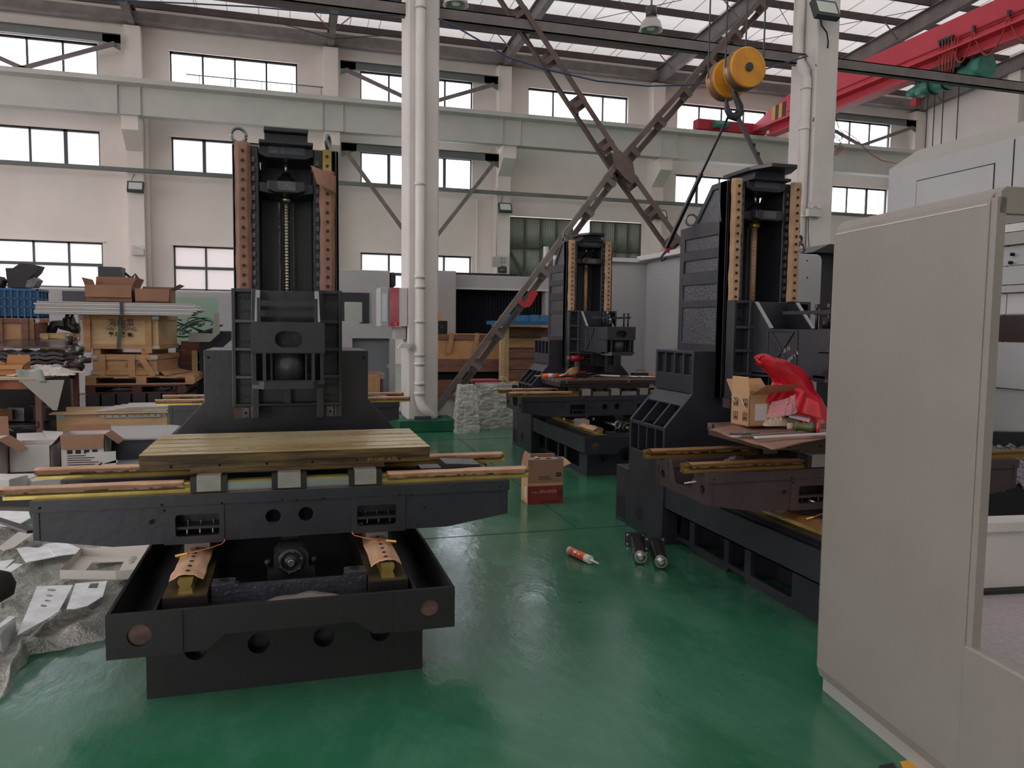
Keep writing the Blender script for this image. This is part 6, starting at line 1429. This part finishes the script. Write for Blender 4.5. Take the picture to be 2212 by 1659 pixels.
ct.p('string', B().tube([(-.06, -.136, .15), (-.02, -.14, .12), (.0, -.138, .155), (.03, -.14, .13), (.05, -.138, .09), (.03, -.137, .06)], .0025, 5), m_wh)
# red plastic bag: a tapering crumpled bag leaning up to the left
m_bag = M('bag_red', (214, 18, 44), .28, col2=(176, 8, 34), ns=4, bs=.5, bn=9, spec=.6)
spine = [(W(1762, 912, 3.55), .075, .06), (W(1745, 880, 3.6), .085, .07), (W(1725, 850, 3.62), .09, .07), (W(1703, 820, 3.62), .085, .06), (W(1683, 800, 3.6), .062, .05), (W(1664, 788, 3.58), .045, .035), (W(1650, 778, 3.57), .034, .025), (W(1640, 776, 3.56), .012, .01)]
vs = []; n = 40; K = 50
for i in range(K+1):
    q = i/K*(len(spine)-1); j = min(len(spine)-2, int(q)); f = q-j
    f = f*f*(3-2*f) if False else f
    c = spine[j][0].lerp(spine[j+1][0], f); rx = spine[j][1]*(1-f)+spine[j+1][1]*f; ry = spine[j][2]*(1-f)+spine[j+1][2]*f
    dr = (spine[j+1][0]-spine[j][0]).normalized(); s_ = dr.cross(Vector((0, -1, 0))).normalized()
    for k in range(n):
        a_ = 2*math.pi*k/n; nn = 1+.16*mnoise.noise(Vector((math.cos(a_)*2, math.sin(a_)*2, i*.13)))+.12*abs(mnoise.noise(Vector((math.cos(a_)*5, math.sin(a_)*5, i*.05))))
        vs.append(c+s_*rx*nn*math.cos(a_)+Vector((0, -1, 0))*ry*nn*math.sin(a_))
fs = [(i*n+k, i*n+(k+1) % n, (i+1)*n+(k+1) % n, (i+1)*n+k) for i in range(K) for k in range(n)]
t = T('plastic_bag', 'bright red plastic bag standing on the near right worktable', 'bag', W(1755, 915, 3.6))
bb = B().add(vs, fs, True); bb.add(vs[:n], [tuple(range(n))]); t.p('bag', bb, m_bag)
hd = [W(1648, 790, 3.55), W(1636, 782, 3.55), W(1634, 773, 3.55), W(1642, 769, 3.56), W(1656, 771, 3.57), W(1668, 777, 3.58), W(1672, 790, 3.58), W(1666, 800, 3.59)]
t.p('handle', B().tube(hd, .014, 8), m_bag)
hd = [W(1682, 800, 3.58), W(1686, 793, 3.57), W(1698, 795, 3.57), W(1712, 806, 3.58), W(1724, 822, 3.58), W(1736, 840, 3.58)]
t.p('handle', B().tube(hd, .018, 8), m_bag)
t.p('gathered_skirt', B().grid(lambda u, v: (lambda p_: (p_.x, p_.y-.02*math.sin(u*14), p_.z))(W(1636, 862, 3.62).lerp(W(1772, 905, 3.45), u).lerp(W(1690, 808, 3.6).lerp(W(1765, 870, 3.5), u), v)), 30, 12, True, (0, .002, 0)), m_bag)
# bubble bag, crumpled paper, strips, spray can
single('bubble_bag', 'translucent pink bubble bag in front of the red bag', 'bag', B().grid(lambda u, v: (lambda p_: (p_.x, p_.y-.03*math.sin(math.pi*u)+.015*mnoise.noise(Vector((u*5, v*5, 7))), p_.z))(W(1655, 903, 3.42).lerp(W(1722, 892, 3.38), u).lerp(W(1668, 868, 3.5).lerp(W(1718, 850, 3.46), u), v)), 24, 16, True, (0, .003, 0)), M('bubble_pink', (198, 132, 136), .25, bs=.8, bn=90, alpha=.8))
def crumple(label, px, py, w1, w2, h, seed, z, mat):
    c = G(px, py, z); R = []
    b_ = B().grid(lambda u, v: (c.x+w1*(u-.5)*(1-.2*abs(v-.5)), c.y+w2*(v-.5), z+.002+h*max(0, math.sin(math.pi*u)*math.sin(math.pi*v))**.45*(.65+.7*abs(mnoise.noise(Vector((u*4+seed, v*4, 0))))+.35*mnoise.noise(Vector((u*11, v*11, seed))))), 26, 20, False)
    return single('crumpled_paper', label, 'paper', b_, mat)
crumple('crumpled cream paper heap beside the brown carton', 1668, 918, .17, .12, .062, 3, zc, M('paper_cream', (208, 192, 172), .6))
crumple('small crumpled film under the steel strips', 1602, 944, .10, .07, .02, 8, zc-.01, M('film_clearish', (176, 160, 152), .3, bs=.5))
for k, (a, b_, m__) in enumerate((((1578, 938), (1640, 936), m_mach), ((1625, 940), (1800, 929), m_alu), ((1632, 945), (1800, 936), m_wh))):
    A, B_ = G(*a, zc+.012), G(*b_, zc+.012); single('steel_strip', ('dark steel strip lying on the cardboard sheet', 'bright steel strip behind the folded white one', 'folded white strip at the cardboard edge')[k], 'strip', B().bar(A, B_, .022, .008), m__)
A, B_ = G(1716, 921, zc+.035), G(1762, 924, zc+.035); d = (B_-A).normalized()
t = T('round_container', 'olive green cylinder with a red printed end lying by the red bag', 'container', A)
t.p('can', B().lathe([(.024, 0), (.026, .01), (.019, .02), (.020, .055), (.027, .085), (.027, .095)], A, tuple(d), 24), M('can_olive', (72, 82, 38), .4)); t.p('band', B().cyl(A+d*.09, A+d*.105, .029, n=24), m_cap); t.p('cap', B().cyl(A+d*.105, A+d*.12, .031, n=24), M('cap_red', (196, 36, 52), .4))
for k_ in range(4): t.p('cap_mark', B().cbox(A+d*.1206+Vector((0, 0, -.015+.009*k_)), (.002, .026, .003), Matrix.Rotation(math.atan2(d.y, d.x), 3, 'Z')), m_wh)
single('glass_jar', 'small clear jar beside the olive green cylinder', 'jar', B().lathe([(.014, 0), (.016, .01), (.016, .03), (.012, .035)], G(1706, 927, zc), n=16), M('glass_pinkish', (190, 168, 160), .1))
single('booklet', 'small printed leaflet behind the olive green cylinder', 'leaflet', B().hexa([W(1704, 902, 3.5), W(1748, 912, 3.45), W(1752, 902, 3.55), W(1708, 894, 3.6)]+[q+Vector((0, 0, .006)) for q in (W(1704, 902, 3.5), W(1748, 912, 3.45), W(1752, 902, 3.55), W(1708, 894, 3.6))]), m_wh)
single('metal_bar_bundle', 'thin bright rods lying inside the near right saddle', 'rods', B().cyl(W(1478, 1044, 3.45), W(1530, 1036, 3.4), .004, n=6).cyl(W(1486, 1042, 3.5), W(1532, 1040, 3.42), .004, n=6).cyl(W(1496, 1038, 3.5), W(1535, 1034, 3.45), .004, n=6), m_wh)
single('film_wrap_bundle', 'small film wrapped part between the rails of the near right saddle', 'package', B().grid(lambda u, v: (lambda c: (c.x+.19*(u-.5), c.y+.12*(v-.5), c.z+.055*(math.sin(math.pi*u)*math.sin(math.pi*v))**.5+.01*mnoise.noise(Vector((u*9, v*9, 0)))))(W(1600, 1004, 3.6)), 20, 16, True), M('film_dark', (74, 58, 62), .2, bs=.6, bn=20))
# silver bubble foil seen through the white enclosure
q = W(2160, 1075, 3.5)
fo = B().grid(lambda u, v: (q.x-.15+.75*u, q.y-.1+.5*v, .52+.16*v+.03*mnoise.noise(Vector((u*8, v*8, 4)))+.015*math.sin(u*60+v*10)), 60, 30, True, .01)
t = T('foil_roll', 'silver bubble foil heap behind the white enclosure opening', 'foil', (q.x, q.y, 0)); t.p('foil', fo, M('foil_silver', (120, 116, 122), .25, .7, bs=.9, bn=30)); t.p('stand', B().box(q.x-.1, q.x+.6, q.y, q.y+.35, 0, .45), m_castb)
single('black_beam', 'black steel beam behind the silver foil', 'beam', B().bar((q.x+.02, q.y+.45, .72), (q.x+.9, q.y+.3, .70), .05, .09), m_cap)
# tools on the second row table (table top z .852)
zt = .853
def GT(px, py, dz=0):
    p_ = W(px, py, 7.92-(py-801)/17*.45); p_.z = zt+dz; return p_
A, B_ = GT(1172, 806, .02), GT(1225, 804, .02); d = (B_-A).normalized()
t = T('caulking_gun', 'orange and green caulking gun on the second row worktable', 'caulking gun', A)
t.p('cartridge', B().cyl(A, A+d*.26, .024, n=18), M('label_orange', (226, 92, 48), .4)); t.p('band', B().cyl(A+d*.06, A+d*.14, .0245, n=18), m_wh)
t.p('nozzle', B().cyl(A, A-d*.09, .006, .004, 8), m_wh); t.p('frame', B().cyl(A+d*.26, A+d*.42, .018, n=12), M('teal_tool', (20, 70, 74), .4)); t.p('trigger', B().bar(A+d*.38, A+d*.36+Vector((0, -.03, -.012)), .02, .01), m_cap)
q = GT(1248, 806)
t = T('cordless_drill', 'red and grey cordless drill standing on the second row worktable', 'drill', q)
mg_ = M('drill_red', (150, 30, 42), .4)
t.p('battery', B().cbox(q+Vector((.02, 0, .025)), (.14, .09, .05)), m_cap, bevel=.006); t.p('grip', B().bar(q+Vector((.0, 0, .05)), q+Vector((-.015, 0, .18)), .045, .05), M('grip_dark', (84, 64, 66), .5), bevel=.01)
t.p('base_red', B().cbox(q+Vector((.02, 0, .058)), (.13, .085, .018)), mg_); h = q+Vector((-.01, 0, .205))
t.p('motor_body', B().cyl(h+Vector((-.085, 0, 0)), h+Vector((.05, 0, 0)), .032, n=18), mg_); t.p('motor_end', B().cyl(h+Vector((-.12, 0, 0)), h+Vector((-.08, 0, 0)), .030, .034, 18), m_mach)
t.p('chuck', B().cyl(h+Vector((.05, 0, 0)), h+Vector((.10, 0, 0)), .026, .016, 16), m_castb); t.p('bit', B().cyl(h+Vector((.10, 0, 0)), h+Vector((.16, 0, 0)), .005, n=6), m_screw)
q = GT(1232, 812); t = T('glue_bottle', 'patterned bottle with a white tip lying beside the drill', 'bottle', q)
dv = Vector((.9, .25, .25)).normalized(); t.p('bottle', B().lathe([(.012, 0), (.02, .03), (.04, .06), (.045, .12), (.035, .16)], q+Vector((-.06, 0, .045)), tuple(dv), 18), M('bottle_pattern', (190, 160, 110), .6, col2=(120, 60, 44), ns=25)); t.p('tip', B().cyl(q+Vector((-.06, 0, .045)), q+Vector((-.13, -.02, .03)), .012, .006, 10), m_wh)
q = GT(1228, 817); t = T('pliers', 'red handled pliers lying at the table edge', 'pliers', q)
t.p('handle', B().tube([q+Vector((-.03, 0, .008)), q+Vector((.03, .012, .012)), q+Vector((.10, .02, .008))], .008, 8), M('cap_red', (196, 36, 52), .4)); t.p('handle', B().tube([q+Vector((-.03, 0, .008)), q+Vector((.03, -.014, .012)), q+Vector((.10, -.008, .008))], .008, 8), M('cap_red', (196, 36, 52), .4)); t.p('jaw', B().cbox(q+Vector((-.05, 0, .008)), (.05, .014, .01)), m_screw)
A, B_ = GT(1290, 803, .02), GT(1416, 815, .012); d = (B_-A).normalized()
t = T('torque_wrench', 'long chrome torque wrench across the second row worktable', 'wrench', A)
t.p('head', B().ring(A, (0, 0, 1), .032, .009, 20, 8), m_rail); t.p('shaft', B().bar(A+d*.03, A+d*.25, .022, .016), m_rail); t.p('handle', B().cyl(A+d*.25, B_+d*.1, .011, n=12), m_rail)
single('hook_rod', 'bent steel hook rod behind the wrench', 'hook', B().tube([GT(1262, 801, .03), GT(1278, 799, .035), GT(1286, 802, .03), GT(1285, 808, .02), GT(1278, 809, .02)], .006, 6), m_rail)
single('steel_rod', 'thin steel rod beside the drill battery', 'rod', B().cyl(GT(1258, 818, .01), GT(1296, 814, .01), .004, n=6), m_rail)
q = GT(1388, 806, .0); t = T('oil_stone_tray', 'dark tray with a wire handle near the wrench end', 'tray', q); t.p('tray', B().cbox(q+Vector((0, .08, .02)), (.17, .09, .04)), m_castb); t.p('handle', B().tube([q+Vector((-.05, .06, .04)), q+Vector((-.05, .06, .075)), q+Vector((.06, .06, .07)), q+Vector((.06, .06, .04))], .003, 5), m_cap)
q = GT(1409, 806, .0); single('orange_block', 'small orange block beside the dark tray', 'block', B().cbox(q+Vector((0, .06, .025)), (.05, .05, .05)), M('orange_block', (212, 138, 70), .6))
for txt, px, py in (('S', 1224, 826), ('Z', 1358, 824), ('137.', 1408, 832)):
    q = W(px, py, 7.383); lettering(txt, .035, m_wh, q, (1, 0, 0), (0, 0, 1), M2.r, M2.r.location)
for px in (1218, 1282): q = W(px, 905, 7.32); lettering('X', .04, m_wh, q, (1, 0, 0), (0, 0, 1), M2.r, M2.r.location)
e = B().ring(W(1334, 918, 6.75), (.3, -1, .1), .032, .009, 24, 8); o = e.build('lifting_eye', m_eye, None, -W(1334, 918, 6.75)); o.location = W(1334, 918, 6.75); tag(o, 'steel lifting eye leaning in the second row coolant tray', 'eye bolt')
q = W(1745, 740, 3.9); lettering('35 13', .03, m_wh, Vector((2.777, 3.86, 1.28)), (0, -1, .35), (0, .35, 1), M3.r, M3.r.location); lettering('22W 116', .03, m_wh, Vector((2.777, 3.80, 1.24)), (0, -1, .6), (0, .6, 1), M3.r, M3.r.location)
# hazard tape at the bottom edge
t = T('floor_tape', 'black and yellow hazard tape on the floor at the bottom right', 'tape', G(1930, 1655))
for k in range(5):
    c = G(1880, 1662)+Vector((.085*k, -.0*k, 0)); t.p('stripe', B().prism([(c.x, c.y-.06), (c.x+.06, c.y-.06), (c.x+.10, c.y+.01), (c.x+.04, c.y+.01)], 'z', .0005, .0015), m_yel if k % 2 else m_blk)
# protective film over the cross wall of the nearest machine
fl = B().grid(lambda u, v: (-.16+.42*u, 2.905+.13*v, .31+.05*math.sin(math.pi*u)*v+.012*mnoise.noise(Vector((u*6, v*6, 3)))), 30, 10, True, .002)
single('film_sheet', 'grey film sheet lying in the front of the nearest coolant tray', 'film', fl, M('film_grey2', (112, 100, 96), .35, bs=.2, bn=12))
